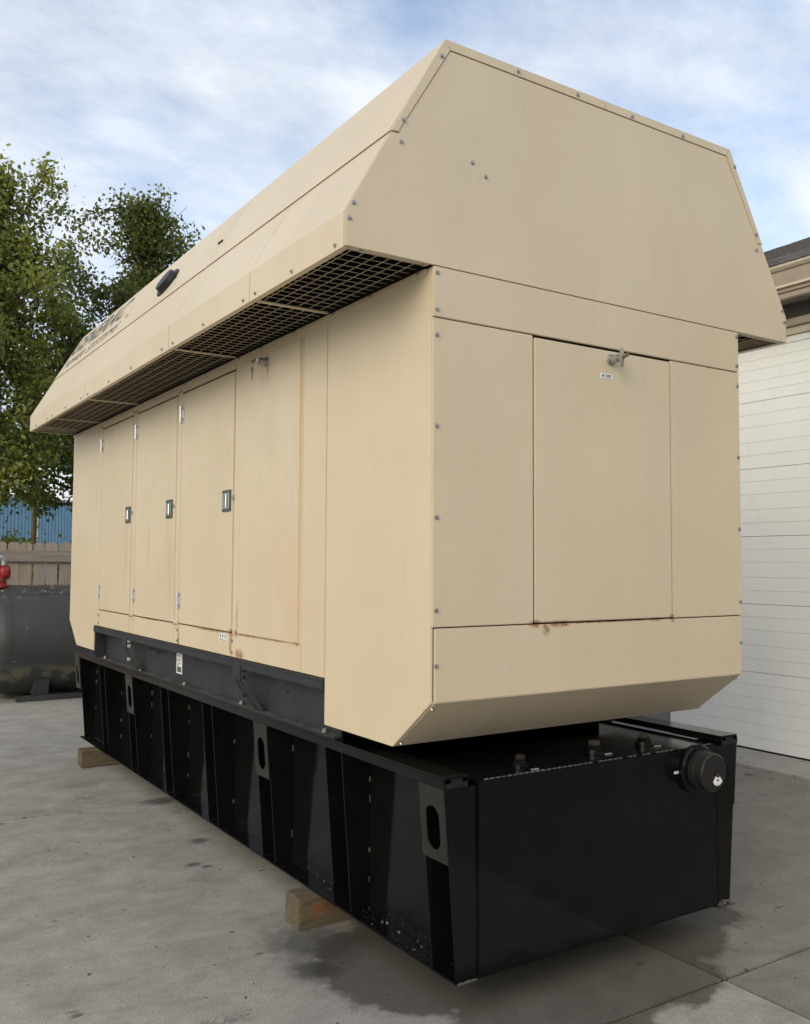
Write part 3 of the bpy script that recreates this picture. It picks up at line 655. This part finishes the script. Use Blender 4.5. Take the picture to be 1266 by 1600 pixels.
# grit and flaked paint caught on the bottom flange
gr = MB()
for k in range(110):
    y = abs(rnd.gauss(0, 1.1)) % 2.4 + .12
    b0 = rnd.choice((.45, .62, .75, 1.25, .3)); y = b0 + rnd.gauss(0, .12)
    if y < .06: continue
    x = rnd.uniform(.135, .225); z = .17 + abs(rnd.gauss(0, .022))*(1 if x > .16 else .5); s = rnd.uniform(.003, .009)
    vs = [(x+rnd.uniform(-s, s), y+rnd.uniform(-s, s)*1.6, z+rnd.uniform(-s, s)) for _ in range(4)]
    gr.add(vs, [(0, 1, 2), (0, 2, 3), (0, 3, 1), (1, 3, 2)])
o = part('flaked_grit', gr, 'paintchips', bt); o['kind'] = 'stuff'
# foot pads under the ribs at the near corners
box('foot_pad', (1.76, 1.895, -.012, .05, .150, .1585), 'weld', bt, .003)
fp = MB()
for k in range(26):
    x = rnd.uniform(.135, .23); s = rnd.uniform(.004, .009)
    fp.lathe([(s*.4, -s), (s, 0), (s*.4, s)], (x, .002+rnd.uniform(-.004, .004), .163), 'x', 6)
    fp.lathe([(s*.4, -s), (s, 0), (s*.4, s)], (x+1.635, .0+rnd.uniform(-.006, .012), .162+rnd.uniform(0, .02)), 'x', 6)
part('weld_bead', fp, 'weld', bt, 0, True)['kind'] = 'stuff'
# pipe plugs on the tank top
for x, y, s in ((.54, .085, .9), (1.06, .15, 1.2), (1.41, .155, 1.0)):
    p = part('pipe_plug', MB().cyl((x, y, .979), (x, y, 1.002), .044*s, None, 16).cyl((x, y, 1.002), (x, y, 1.018), .034*s, None, 6), 'gloss', bt, .002, label=None)
    part('plug_head', MB().box(x-.017*s, x+.017*s, y-.017*s, y+.017*s, 1.018, 1.038), 'rusty', p, .002)
    part('plug_tag', MB().box(x+.015, x+.055, y-.066, y-.052, .979, .984), 'greypipe', p, .001)
# filler with cap
fx, fz = 1.597, .872
fl = part('filler_collar', MB().lathe([(.108, -.004), (.121, -.008), (.123, -.030), (.112, -.036), (.112, -.044), (.100, -.046)], (fx, 0, fz), 'y', 48), 'gloss', bt, 0, True)
fc = part('filler_cap', MB().lathe([(.098, -.040), (.100, -.050), (.099, -.076), (.094, -.078), (.094, -.120), (.088, -.126), (.001, -.1265)], (fx, 0, fz), 'y', 48), 'satin', bt, 0, True)
cy_ = -.1285; cx_ = fx+.02; cz_ = fz-.012
part('cap_tag', MB().prism([(cx_-.012, cz_-.004), (cx_+.012, cz_-.004), (cx_+.034, cz_-.030), (cx_+.02, cz_-.046), (cx_, cz_-.051), (cx_-.02, cz_-.046), (cx_-.034, cz_-.030)], 'y', cy_-.002, cy_), 'white', fc)
tg = MB()
for k, (a, b, z) in enumerate(((-.012, .012, -.022), (-.010, .010, -.026), (-.005, .005, -.043))): tg.box(cx_+a, cx_+b, cy_-.003, cy_-.0021, cz_+z-.0012, cz_+z+.0012)
part('tag_print', tg, 'ink', fc)
part('cap_rivet', MB().lathe([(.011, 0), (.011, -.004), (.006, -.008), (.001, -.009)], (cx_, cy_, cz_), 'y', 14), 'rusty', fc, 0, True)
box('filler_label', (1.446, 1.486, -.0075, -.0062, .862, .874), 'white', bt, 0)
box('label_print', (1.451, 1.481, -.0082, -.0076, .8675, .869), 'ink', bt, 0)

# ================================================================== GENERATOR
gen = thing('generator_enclosure', (1, 3.14, 1.01), 'tan steel generator housing with overhanging hood standing on the black base tank', 'generator')
ZS, Z1, Z2, Z3, ZB, L = 3.147, 2.926, 1.625, 1.318, 1.093, 6.29
PT = .012                      # panel thickness
G = .0025                      # half gap
core = MB().box(.016, 1.984, .016, L-.016, 1.325, 3.20)
part('inner_frame', core, 'core', gen)
part('end_core', MB().prism([(.016, 1.33), (.016, 1.325), (.306, 1.11), (.925, 1.11), (.925, 1.33)], 'x', .016, 1.984), 'core', gen)
part('end_core', MB().prism([(L-.016, 1.33), (L-.016, 1.325), (L-.306, 1.11), (L-.925, 1.11), (L-.925, 1.33)], 'x', .016, 1.984), 'core', gen)
bolt_me = MB().lathe([(.0108, 0), (.0108, -.0022), (.0092, -.003)], (0, 0, 0), 'y', 14)
bolt_me.cyl((0, -.002, 0), (0, -.009, 0), .0068, .0062, 6)
bolt_y = bolt_me.mesh('bolt', 'zinc', .0008)
bs = MB().lathe([(.010, 0), (.010, -.0022), (.0085, -.003)], (0, 0, 0), 'x', 14); bs.cyl((-.002, 0, 0), (-.0085, 0, 0), .0062, .0056, 6)
bolt_x = bs.mesh('bolt', 'zinc', .0006)
def bolt(me, p, parent=gen): return link('bolt', me, parent, p)

# ---- front face panels
fy0, fy1 = 0.0, PT
panels_f = [((0+.0125, 2-.0125, Z1+G, ZS-.003), 'front_header_panel'), ((.0125, .5465, Z2+G, Z1-G), 'front_side_panel'), ((1.4565, 2-.0125, Z2+G, Z1-G), 'front_side_panel')]
for (a, b, c_, d), n_ in panels_f:
    a = 0.0 if a < .02 else a; b = 2.0 if b > 1.98 else b
    box(n_, (a, b, fy0, fy1, c_, d), 'tan', gen, .003)
fd = box('front_door', (.5535, 1.450, fy0-.003, fy1, Z2+.005, Z1-.011), 'tan', gen, .004)
part('front_sill_panel', MB().prism([(0, Z3), (0, Z2-G), (PT, Z2-G), (PT, Z3+.006), (.308, ZB+.009), (.925, ZB+.009), (.925, ZB), (.303, ZB)], 'x', .0125, 1.9875), 'tan', gen, .003)
for z in (3.118, 2.960, 2.851, 2.466, 2.083, 1.698, 1.469):
    for x in (.019, 1.984): bolt(bolt_y, (x, 0, z if x < 1 or z > 1.5 else 1.482))
for zz, yy in ((1.293, .036), (1.115, .272)):
    for x in (.022, 1.978):
        b = bolt(bolt_y, (x, yy-.001, zz-.002)); b.rotation_euler = (R(52), 0, 0)
# T handle on the front door
def t_handle(parent, p, ax):
    me = MB()
    o = Vector(p); d = Vector((0, -1, 0)) if ax == 'y' else Vector((-1, 0, 0)); s = Vector((1, 0, 0)) if ax == 'y' else Vector((0, 1, 0))
    me.cyl(o, o+d*.010, .029, .027, 20); me.cyl(o+d*.010, o+d*.05, .021, .019, 16); me.cyl(o+d*.05, o+d*.062, .0125, .0125, 12)
    h = part('tee_handle', me, 'zinc', parent, .001)
    g = MB(); z = Vector((0, 0, 1))
    c0 = o+d*.07
    vs = []
    for zz, hw in ((-.046, .009), (-.034, .012), (-.010, .015), (.010, .015), (.034, .012), (.046, .009)):
        for a, b in ((-1, -1), (1, -1), (1, 1), (-1, 1)): vs.append(c0 + z*zz + s*(hw*a*.75) + d*(hw*b*.62))
    fs = [(0, 1, 2, 3), (23, 22, 21, 20)]
    for k in range(5):
        for i in range(4): fs.append((k*4+i, k*4+(i+1) % 4, k*4+4+(i+1) % 4, k*4+4+i))
    g.add(vs, fs)
    return h, g, c0, d, s
h, g, c0, d, s = t_handle(fd, (1.035, -.003, 2.872), 'y')
part('grip', g, 'zinc', h, .003)
part('lock_key', MB().cyl(c0+d*.012, c0+d*.024, .008, None, 10).box(c0.x-.002, c0.x+.002, c0.y-.048, c0.y-.024, c0.z-.004, c0.z+.016), 'brass', h, .001)
st = box('door_sticker', (.962, 1.047, -.0046, -.0032, 2.778, 2.802), 'white', fd, 0)
pr = MB()
def star(mb, cx, cz, r, y0, y1):
    for a0 in (90, 270):
        mb.prism([(cx+r*math.cos(R(a0+120*i)), cz+r*math.sin(R(a0+120*i))) for i in range(3)], 'y', y0 if a0 == 90 else y0-.0002, y1)
star(pr, .980, 2.790, .0085, -.0054, -.0048)
pr.box(.996, 1.037, -.0054, -.0048, 2.7935, 2.7965); pr.box(.998, 1.030, -.0054, -.0048, 2.7885, 2.791); pr.box(.998, 1.036, -.0054, -.0048, 2.7835, 2.7855)
part('sticker_print', pr, 'grey_ink', fd)

# ---- left and right side panels
def sidebox(side, name, y0, y1, z0, z1, proud=0.0, mat='tan', bev=.0025, parent=gen):
    xs = sorted((mx_(side, 0-proud), mx_(side, PT)))
    return box(name, (xs[0], xs[1], y0, y1, z0, z1), mat, parent, bev)
def sidepoly(side, name, pts, mat='tan', proud=0.0):
    xs = sorted((mx_(side, -proud), mx_(side, PT)))
    return part(name, MB().prism(pts, 'x', xs[0], xs[1]), mat, gen, .0025)
TOPZ = 3.112
for side in (0, 1):
    sidepoly(side, 'corner_panel', [(PT+.0005, ZS-.004), (PT+.0005, Z3-.003), (.303, ZB), (.937, ZB), (.937, ZS-.004)])
    sidepoly(side, 'corner_panel', [(L, ZS-.004), (L, Z3), (L-.303, ZB), (5.358, ZB), (5.358, Z3+.003), (5.203, Z3+.003), (5.203, ZS-.004)])
    # panel framing the raised door
    sidepoly(side, 'side_panel', [(.943, ZS-.004), (.943, Z3+.003), (1.202, Z3+.003), (1.202, ZS-.004)])
    sidepoly(side, 'side_panel', [(1.2045, ZS-.004), (1.2045, Z3+.003), (2.133, Z3+.003), (2.133, ZS-.004)])
    dr = sidebox(side, 'side_door', 1.222, 2.028, 1.468, 3.083, .012, bev=.004)
    doors = [dr]
    for (a, b) in ((2.143, 3.092), (3.197, 4.157), (4.267, 5.190)):
        dd = sidebox(side, 'side_door', a, b, 1.468, 3.072, .003, bev=.004)
        doors.append(dd)
        sidebox(side, 'sill_panel', a-.004, b+.008, Z3+.003, 1.460)
        sidebox(side, 'top_rail', a-.004, b+.004, 3.084, ZS-.004)
    for a in (3.1035, 4.1685):
        sidebox(side, 'door_post', a, a+.089 if a < 4 else a+.092, Z3+.003, ZS-.004, .0)
    xs = sorted((mx_(side, -.012), mx_(side, -.0005)))
    part('screen_angle', MB().box(xs[0], xs[1], .05, L-.02, 3.116, ZS-.006), 'tan', gen, .002)
    if side == 1: continue
    # small joint plates below the posts
    for y in (3.148, 4.214):
        pl = box('joint_plate', (-.0065, -.0005, y-.052, y+.052, 1.432, 1.486), 'tan', gen, .0015)
        for dy in (-.025, .025): bolt(bolt_x, (-.0065, y+dy, 1.459))
    for y in (3.102, 2.138, 5.197):
        for z in (1.418, 1.347): bolt(bolt_x, (-.001, y+(-.012 if y < 3 else .012), z))
    for y in (3.125, 3.172, 4.19, 4.24, 5.24):
        bolt(bolt_x, (-.001, y, 3.098 if y != 3.172 else 3.088))
    for y in (.10, .50, .86, 1.30, 1.72, 2.06, 2.62, 3.02, 3.7, 4.6, 5.05):
        bolt(bolt_x, (-.0125, y, 3.132))
    # hinges and latches
    for dd, y in ((doors[3], 5.200), (doors[2], 4.162), (doors[1], 3.098)):
        for z in (2.928, 1.628):
            hm = MB()
            hm.cyl((-.013, y, z-.058), (-.013, y, z+.058), .0115, None, 12)
            hg = part('hinge', hm, 'hingez', dd, 0, True)
            hl = MB().box(-.0085, -.0035, y-.045, y-.012, z-.055, z+.055)
            part('hinge_leaf', hl, 'hingez', dd, .001)
            for dz in (-.036, .036): bolt(bolt_x, (-.0085, y-.03, z+dz), dd)
    for dd, y in ((doors[3], 4.350), (doors[2], 3.325), (doors[1], 2.238)):
        z = 2.272; hy, hz = .066, .067
        y = y + .0
        def ring(x0, x1, a, b, c_, d):
            m = MB(); m.box(x0, x1, y-a, y-c_, z-b, z+b).box(x0, x1, y+c_, y+a, z-b, z+b).box(x0, x1, y-c_+.0002, y+c_-.0002, z+d, z+b).box(x0, x1, y-c_+.0002, y+c_-.0002, z-b, z-d); return m
        lt = part('paddle_latch', ring(-.010, -.0034, hy, hz, .048, .046), 'olive', dd, .002)
        part('latch_bezel', ring(-.013, -.0045, .0475, .0455, .041, .040), 'chrome', dd, .001)
        part('latch_recess', MB().box(-.0055, -.0035, y-.0405, y+.0405, z-.0395, z+.0395), 'darkhole', dd)
        part('latch_paddle', MB().prism([(-.006, y+.037), (-.010, y+.037), (-.014, y+.004), (-.010, y+.0), (-.006, y+.0)], 'z', z-.037, z+.037), 'chrome', dd, .0015)
        part('latch_paddle', MB().box(-.011, -.006, y-.036, y-.028, z-.037, z+.037), 'chrome', dd, .001)
        for a in (-.057, .057):
            for b in (-.056, .056): part('latch_rivet', MB().cyl((-.0125, y+a, z+b), (-.0095, y+a, z+b), .0055, None, 8), 'zinc', dd)
        box('striker', (-.011, -.002, y-.112, y-.088, z+.004, z+.028), 'zinc', gen, .001)
    # key handle on the raised door
    h, g, c0, d, s = t_handle(dr, (-.012, 1.655, 3.036), 'x')
    g2 = MB()
    rot = Matrix.Rotation(R(90), 4, 'X')
    g2.add([c0 + rot @ (Vector(v)-c0) for v in g.v], g.f)
    part('grip', g2, 'chrome', h, .003)
    part('key_ring', MB().lathe([(.012, -.001), (.012, .001)], (c0.x-.012, c0.y, c0.z-.012), 'x', 12), 'brass', h)
    part('key', MB().lathe([(.017, -.0013), (.017, .0013)], (c0.x-.014, c0.y+.01, c0.z-.052), 'x', 14).box(c0.x-.0153, c0.x-.0127, c0.y+.004, c0.y+.016, c0.z-.11, c0.z-.06), 'brass', h)
    # warning pictograms on the sill
    sk = box('warning_label', (-.0022, -.0009, 2.215, 2.335, 1.403, 1.452), 'white', gen, 0)
    pg = MB()
    for y in (2.313, 2.275, 2.237): pg.prism([(y-.006, 1.424), (y+.007, 1.43), (y+.004, 1.446), (y-.008, 1.444)], 'x', -.003, -.0024)
    pg.box(-.003, -.0024, 2.225, 2.325, 1.408, 1.411); pg.box(-.003, -.0024, 2.235, 2.325, 1.414, 1.416)
    part('label_print', pg, 'grey_ink', gen)

# ---- skid rails
for side in (0, 1):
    def bx(name, x0, x1, y0, y1, z0, z1, mat='rail', bev=.003, parent=None, label=None):
        xs = sorted((mx_(side, x0), mx_(side, x1))); return box(name, (xs[0], xs[1], y0, y1, z0, z1), mat, parent or gen, bev, label)
    rl = bx('skid_rail', .105, .117, .95, 5.353, 1.026, 1.300)
    bx('rail_flange', -.006, .117, .942, 5.353, 1.3005, 1.3155, parent=rl)
    bx('rail_flange_lip', -.006, .004, .942, 5.353, 1.262, 1.300, parent=rl, bev=.003)
    bx('rail_flange', .064, .117, .95, 5.353, 1.0105, 1.0255, parent=rl)
    bx('rail_end_plate', .006, .104, 5.335, 5.345, 1.027, 1.2995, parent=rl)
    if side: continue
    for y in (5.27, 4.205, 3.19, 2.17, 1.086):
        b = MB().cyl((.083, y, 1.026), (.083, y, 1.031), .017, None, 14).cyl((.083, y, 1.031), (.083, y, 1.046), .0115, .0105, 6)
        part('rail_bolt', b, 'zinc', rl, .001)
    # bent outrigger brackets with a curved slot
    for y in (2.035, 4.37):
        bo_ = MB()
        out = [(.06, 1.286), (-.06, 1.286), (-.062, 1.20), (-.075, 1.165), (-.205, 1.043), (-.215, 1.028), (-.10, 1.028), (-.055, 1.09), (.035, 1.19)]
        in_s = -.007
        # two blades either side of the slot
        A = [(.06, 1.286), (-.055, 1.286), (-.058, 1.205), (-.072, 1.165), (-.195, 1.040), (-.195, 1.027), (-.150, 1.027), (-.040, 1.135), (-.018, 1.165), (-.014, 1.20), (-.004, 1.215), (.006, 1.205), (.052, 1.205)]
        Bp = [(.052, 1.2045), (.0065, 1.2045), (.002, 1.165), (-.02, 1.125), (-.125, 1.027), (-.075, 1.027), (.03, 1.14), (.048, 1.17)]
        def twist(pts, x0, x1):
            m = MB(); m.prism([(y+a, z) for a, z in pts], 'x', 0, 1)
            vv = []
            for (x, yy, z) in m.v:
                base = -.012 + max(0, (1.19-z))*.55      # lower half leans in towards the web foot
                vv.append((base + (x0 if x < .5 else x1), yy, z))
            m.v = vv; return m
        k = part('outrigger_bracket', twist(A, 0, .008), 'rail', rl, 0)
        part('bracket_blade', twist(Bp, .002, .010), 'rail', k, 0)
        for z in (1.255, 1.215, 1.11): part('bracket_shim', MB().box(.0, .02, y-.078, y-.063, z-.012, z+.012), 'palemetal' if y > 3 else 'rail', k, .001)
    box('asset_label', (.1035, .1048, 3.305, 3.425, 1.085, 1.238), 'white', rl, 0)
    bc = MB(); yy = 3.318
    while yy < 3.41:
        wv = rnd.choice((.0018, .003, .0045)); bc.box(.1028, .1034, yy, yy+wv, 1.095, 1.135); yy += wv + rnd.choice((.002, .003))
    for z, a, b in ((1.222, 3.33, 3.41), (1.210, 3.34, 3.41), (1.186, 3.33, 3.41), (1.176, 3.35, 3.41), (1.160, 3.33, 3.40), (1.148, 3.36, 3.41)): bc.box(.1028, .1034, a, b, z-.0022, z+.0022)
    part('label_print', bc, 'grey_ink', rl)
    # smudged black stencil on the web
    sm = MB()
    for k in range(16):
        y = 3.66 + k*.027; z = 1.205 + rnd.uniform(-.012, .012); a = rnd.uniform(.008, .016); b = rnd.uniform(.008, .02)
        sm.prism([(y+a*math.cos(t)*rnd.uniform(.6, 1.2), z+b*math.sin(t)*rnd.uniform(.6, 1.2)) for t in [i*math.pi/4 for i in range(8)]], 'x', .1040-.0001*k, .1049)
    part('stencil_smudge', sm, 'ink', rl)
    box('bolt_hole', (.1042, .1049, 4.50, 4.53, 1.20, 1.23), 'darkhole', rl, 0)
    box('bolt_hole', (.1042, .1049, 1.56, 1.575, 1.16, 1.178), 'darkhole', rl, 0)

# ---- hood
OV = .425; ZBD = 3.292; ZP = 4.141; XP = .055; T = .010
SX, SZ = -.213, 3.667
nx, nz = -.870, .493            # outward normal of the left slope
def hp(side, x): return mx_(side, x)
HL = 6.262
joints = [.012, .946, 2.142, 4.142, HL-.012]
for side in (0, 1):
    def prof(pts): return [(hp(side, x), z) for x, z in pts]
    for a, b in zip(joints, joints[1:]):
        part('hood_lower_panel', MB().prism(prof([(SX, SZ), (-OV, ZBD), (-OV, ZS), (-OV+.03, ZS), (-OV+.03, ZS+.002), (-OV+.003, ZS+.002), (-OV+T, ZBD-.003), (SX+T, SZ-.006)]), 'y', a+.003, b-.003), 'tan', gen)
    ju = [.012, 2.10, 4.10, HL-.012]
    for a, b in zip(ju, ju[1:]):
        part('hood_upper_panel', MB().prism(prof([(SX+.0005-.004, SZ+.003+.002), (XP-.001, ZP-.002), (XP+.016, ZP-.012), (SX+.012, SZ+.002)]), 'y', a+.0025, b-.0025), 'tan', gen)
part('hood_top_panel', MB().box(XP+.001, 2-XP-.001, .012, 3.13, ZP-.011, ZP-.001), 'tan', gen, .002)
part('hood_top_panel', MB().box(XP+.001, 2-XP-.001, 3.134, HL-.012, ZP-.011, ZP-.001), 'tan', gen, .002)
endp = [(-OV, ZS), (2+OV, ZS), (2+OV, ZBD), (2-XP, ZP-.002), (XP, ZP-.002), (-OV, ZBD)]
gj = .0028
endf = [(-OV, ZS), (2+OV, ZS), (2+OV, ZBD), (2-SX+.0005, SZ-.002), (2-SX-.034, SZ+.002-gj), (2-SX-.042, SZ+.021), (2-XP-.0255-gj*.6, ZP-.040-gj), (XP+.0255+gj*.6, ZP-.040-gj), (SX+.042, SZ+.021), (SX+.034, SZ+.002-gj), (SX-.0005, SZ-.002), (-OV, ZBD)]
part('hood_end_panel', MB().prism(endf, 'y', -.001, .0105), 'tan', gen, .0015)
part('hood_end_panel', MB().prism(endp, 'y', HL-.0105, HL), 'tan', gen, .003)
# edge trims folded over the front rim
e = .003; TW = .042
def off(p, q, w):      # inner points of a strip
    d = Vector((q[0]-p[0], q[1]-p[1])).normalized(); n = Vector((d.y, -d.x)); return n*w
P0, P1, P2, P3 = (SX-.003, SZ+.002), (XP-.002, ZP+.001), (2-XP+.002, ZP+.001), (2-SX+.003, SZ+.002)
iL = (XP+.0255, ZP-.040); iR = (2-XP-.0255, ZP-.040)
sA = (SX+.036, SZ-.004)
part('edge_trim', MB().prism([P0, P1, iL, (SX+.040, SZ+.022), (SX+.034, SZ+.004)], 'y', -.0045, .0095), 'tan', gen, .001)
part('edge_trim', MB().prism([(P1[0]+.0015, P1[1]), (1.007, P1[1]), (1.007, ZP-.040), (iL[0]+.0012, iL[1])], 'y', -.0045, .0095), 'tan', gen, .001)
part('edge_trim', MB().prism([(1.0095, P1[1]), (P2[0]-.0015, P2[1]), (iR[0]-.0012, iR[1]), (1.0095, ZP-.040)], 'y', -.0045, .0095), 'tan', gen, .001)
part('edge_trim', MB().prism([P2, P3, (2-SX-.034, SZ+.004), (2-SX-.040, SZ+.022), iR], 'y', -.0045, .0095), 'tan', gen, .001)
for x, z in ((.036, 4.061), (-.157, 3.729), (.459, 4.127), (.826, 4.125), (1.194, 4.121), (1.567, 4.119), (1.985, 4.055), (2.165, 3.716)): bolt(bolt_y, (x, -.0045, z - (.004 if .1 < x < 1.9 else 0)))
for x, z in ((-.166, 3.634), (-.389, 3.327), (-.408, 3.261), (2.168, 3.630), (2.390, 3.324), (2.408, 3.261), (.202, 3.636), (.276, 3.591)): bolt(bolt_y, (x, -.001, z))
for y in (.084, .483, .877, 1.02, 1.565, 2.06, 2.26, 2.891, 3.437, 4.03, 4.24, 4.76, 5.262, 5.471, 5.95): bolt(bolt_x, (-OV-.0005, y, ZS+.024))
# hood lining of black foam and intake screens
lin = [(-OV+.03, ZS+.06), (-OV+.03, ZBD), (XP+.02, ZP-.03), (2-XP-.02, ZP-.03), (2+OV-.03, ZBD), (2+OV-.03, ZS+.06)]
lm = MB(); n = len(lin)
lm.add([(x, .02, z) for x, z in lin] + [(x, HL-.02, z) for x, z in lin], [tuple(range(n)), tuple(range(2*n-1, n-1, -1))] + [(i, i+1, i+1+n, i+n) for i in range(n-1)])
part('hood_lining', lm, 'foam', gen)
part('air_baffle', MB().box(.02, 1.98, .03, HL-.03, 3.21, 3.6), 'foam', gen)
for side in (0, 1):
    def sb(m, x0, x1, y0, y1, z0, z1):
        xs = sorted((hp(side, x0), hp(side, x1))); m.box(xs[0], xs[1], y0, y1, z0, z1)
    bays = [(.036, .905), (.935, 2.105), (2.135, 4.115), (4.145, 5.275), (5.30, HL-.03)]
    m = MB(); sb(m, -OV+.032, -.012, .0107, .036, ZS, ZS+.004); part('screen_frame', m, 'tan', gen, .001)
    m = MB(); sb(m, -OV+.032, -.012, HL-.036, HL-.0107, ZS, ZS+.004); part('screen_frame', m, 'tan', gen, .001)
    for (a, b), (c_, d) in zip(bays, bays[1:]):
        m = MB(); sb(m, -OV+.032, -.012, b, c_, ZS-.001, ZS+.006); part('screen_frame', m, 'tan', gen, .001)
    for a, b in bays:
        m = MB()
        for k in range(1, 7): x = -OV + k*.0607; sb(m, x-.0012, x+.0012, a, b, ZS+.007, ZS+.010)
        y = a + .03
        while y < b: sb(m, -OV+.012, -.002, y-.0010, y+.0010, ZS+.0102, ZS+.0128); y += .0607
        part('intake_screen', m, 'tan', gen)
    if side == 0:
        for x in (-.34, -.04): part('screen_bolt', MB().cyl((x, .022, ZS-.007), (x, .022, ZS), .008, None, 6), 'zinc', gen)
# ---- slope fittings: black rubber cap and lettering
A_, B_ = Vector((XP-.001, 0, ZP-.002)), Vector((SX-.0035, 0, SZ+.005))
sx = Vector((0, -1, 0)); sy = (A_-B_).normalized(); sn = sx.cross(sy)
def slope(y, s, h=0.0):      # s = distance down from the peak edge
    return A_ - sy*s + Vector((0, y, 0)) + sn*(h+.0008)
gm = MB(); cc = slope(3.13, .325)
def ell(m, a, b, h0, h1, n=28, top=1.0):
    vs = [cc + sx*(a*math.cos(t)) + sy*(b*math.sin(t)) + sn*h0 for t in [2*math.pi*i/n for i in range(n)]] + [cc + sx*(a*top*math.cos(t)) + sy*(b*top*math.sin(t)) + sn*h1 for t in [2*math.pi*i/n for i in range(n)]]
    m.add(vs, [(i, (i+1) % n, (i+1) % n+n, i+n) for i in range(n)] + [tuple(range(n-1, -1, -1)), tuple(range(n, 2*n))])
ell(gm, .15, .115, 0, .012); ell(gm, .125, .09, .0125, .045, top=.9)
ot_ = part('rubber_cap', gm, 'grommet', gen, .002)
for a in (-.16, .16):
    p = cc + sx*a; part('cap_clip', MB().cyl(p, p+sn*.014, .012, None, 8), 'ink', ot_)
for y in (2.12, 2.16): p = slope(y, .327); part('slope_rivet', MB().cyl(p, p+sn*.008, .013, .010, 8), 'ink', gen)
def lettering(name, body, y_start, y_end, s_top, s_bot, bold, mat, shear=.28, depth=.0007):
    cu = bpy.data.curves.new('lettering', 'FONT'); cu.body = body; cu.shear = shear; cu.offset = bold; cu.space_character = 1.06; cu.resolution_u = 4
    to = bpy.data.objects.new('lettering_tmp', cu); COL.objects.link(to)
    dg = bpy.context.evaluated_depsgraph_get(); me0 = to.evaluated_get(dg).to_mesh()
    vs = np.array([v.co[:] for v in me0.vertices]); fs = [tuple(p.vertices) for p in me0.polygons]
    lo, hi = vs.min(0), vs.max(0)
    u = (vs[:, 0]-lo[0])/(hi[0]-lo[0]); v = (vs[:, 1]-lo[1])/(hi[1]-lo[1])
    n = len(vs); V = [slope(y_start+(y_end-y_start)*a, s_bot+(s_top-s_bot)*b, depth) for a, b in zip(u, v)]
    to.to_mesh_clear() if hasattr(to, 'to_mesh_clear') else None
    COL.objects.unlink(to); bpy.data.objects.remove(to); bpy.data.curves.remove(cu)
    return part(name, MB().add(V, fs), mat, gen)
lettering('lettering', 'GENERAC', 6.20, 4.36, .055, .275, .018, 'grey_ink')
lettering('lettering', 'POWER', 6.10, 5.37, .352, .452, -.004, 'grey_ink')
lettering('lettering', 'SYSTEMS', 5.25, 4.24, .352, .452, -.004, 'grey_ink')
p = slope(4.135, .335, .0007); part('trademark_dot', MB().cyl(p-sn*.0003, p+sn*.0004, .018, None, 12), 'grey_ink', gen)

for o in list(bpy.data.objects):
    if '_w' in o.keys(): del o['_w']
bpy.context.view_layer.update()
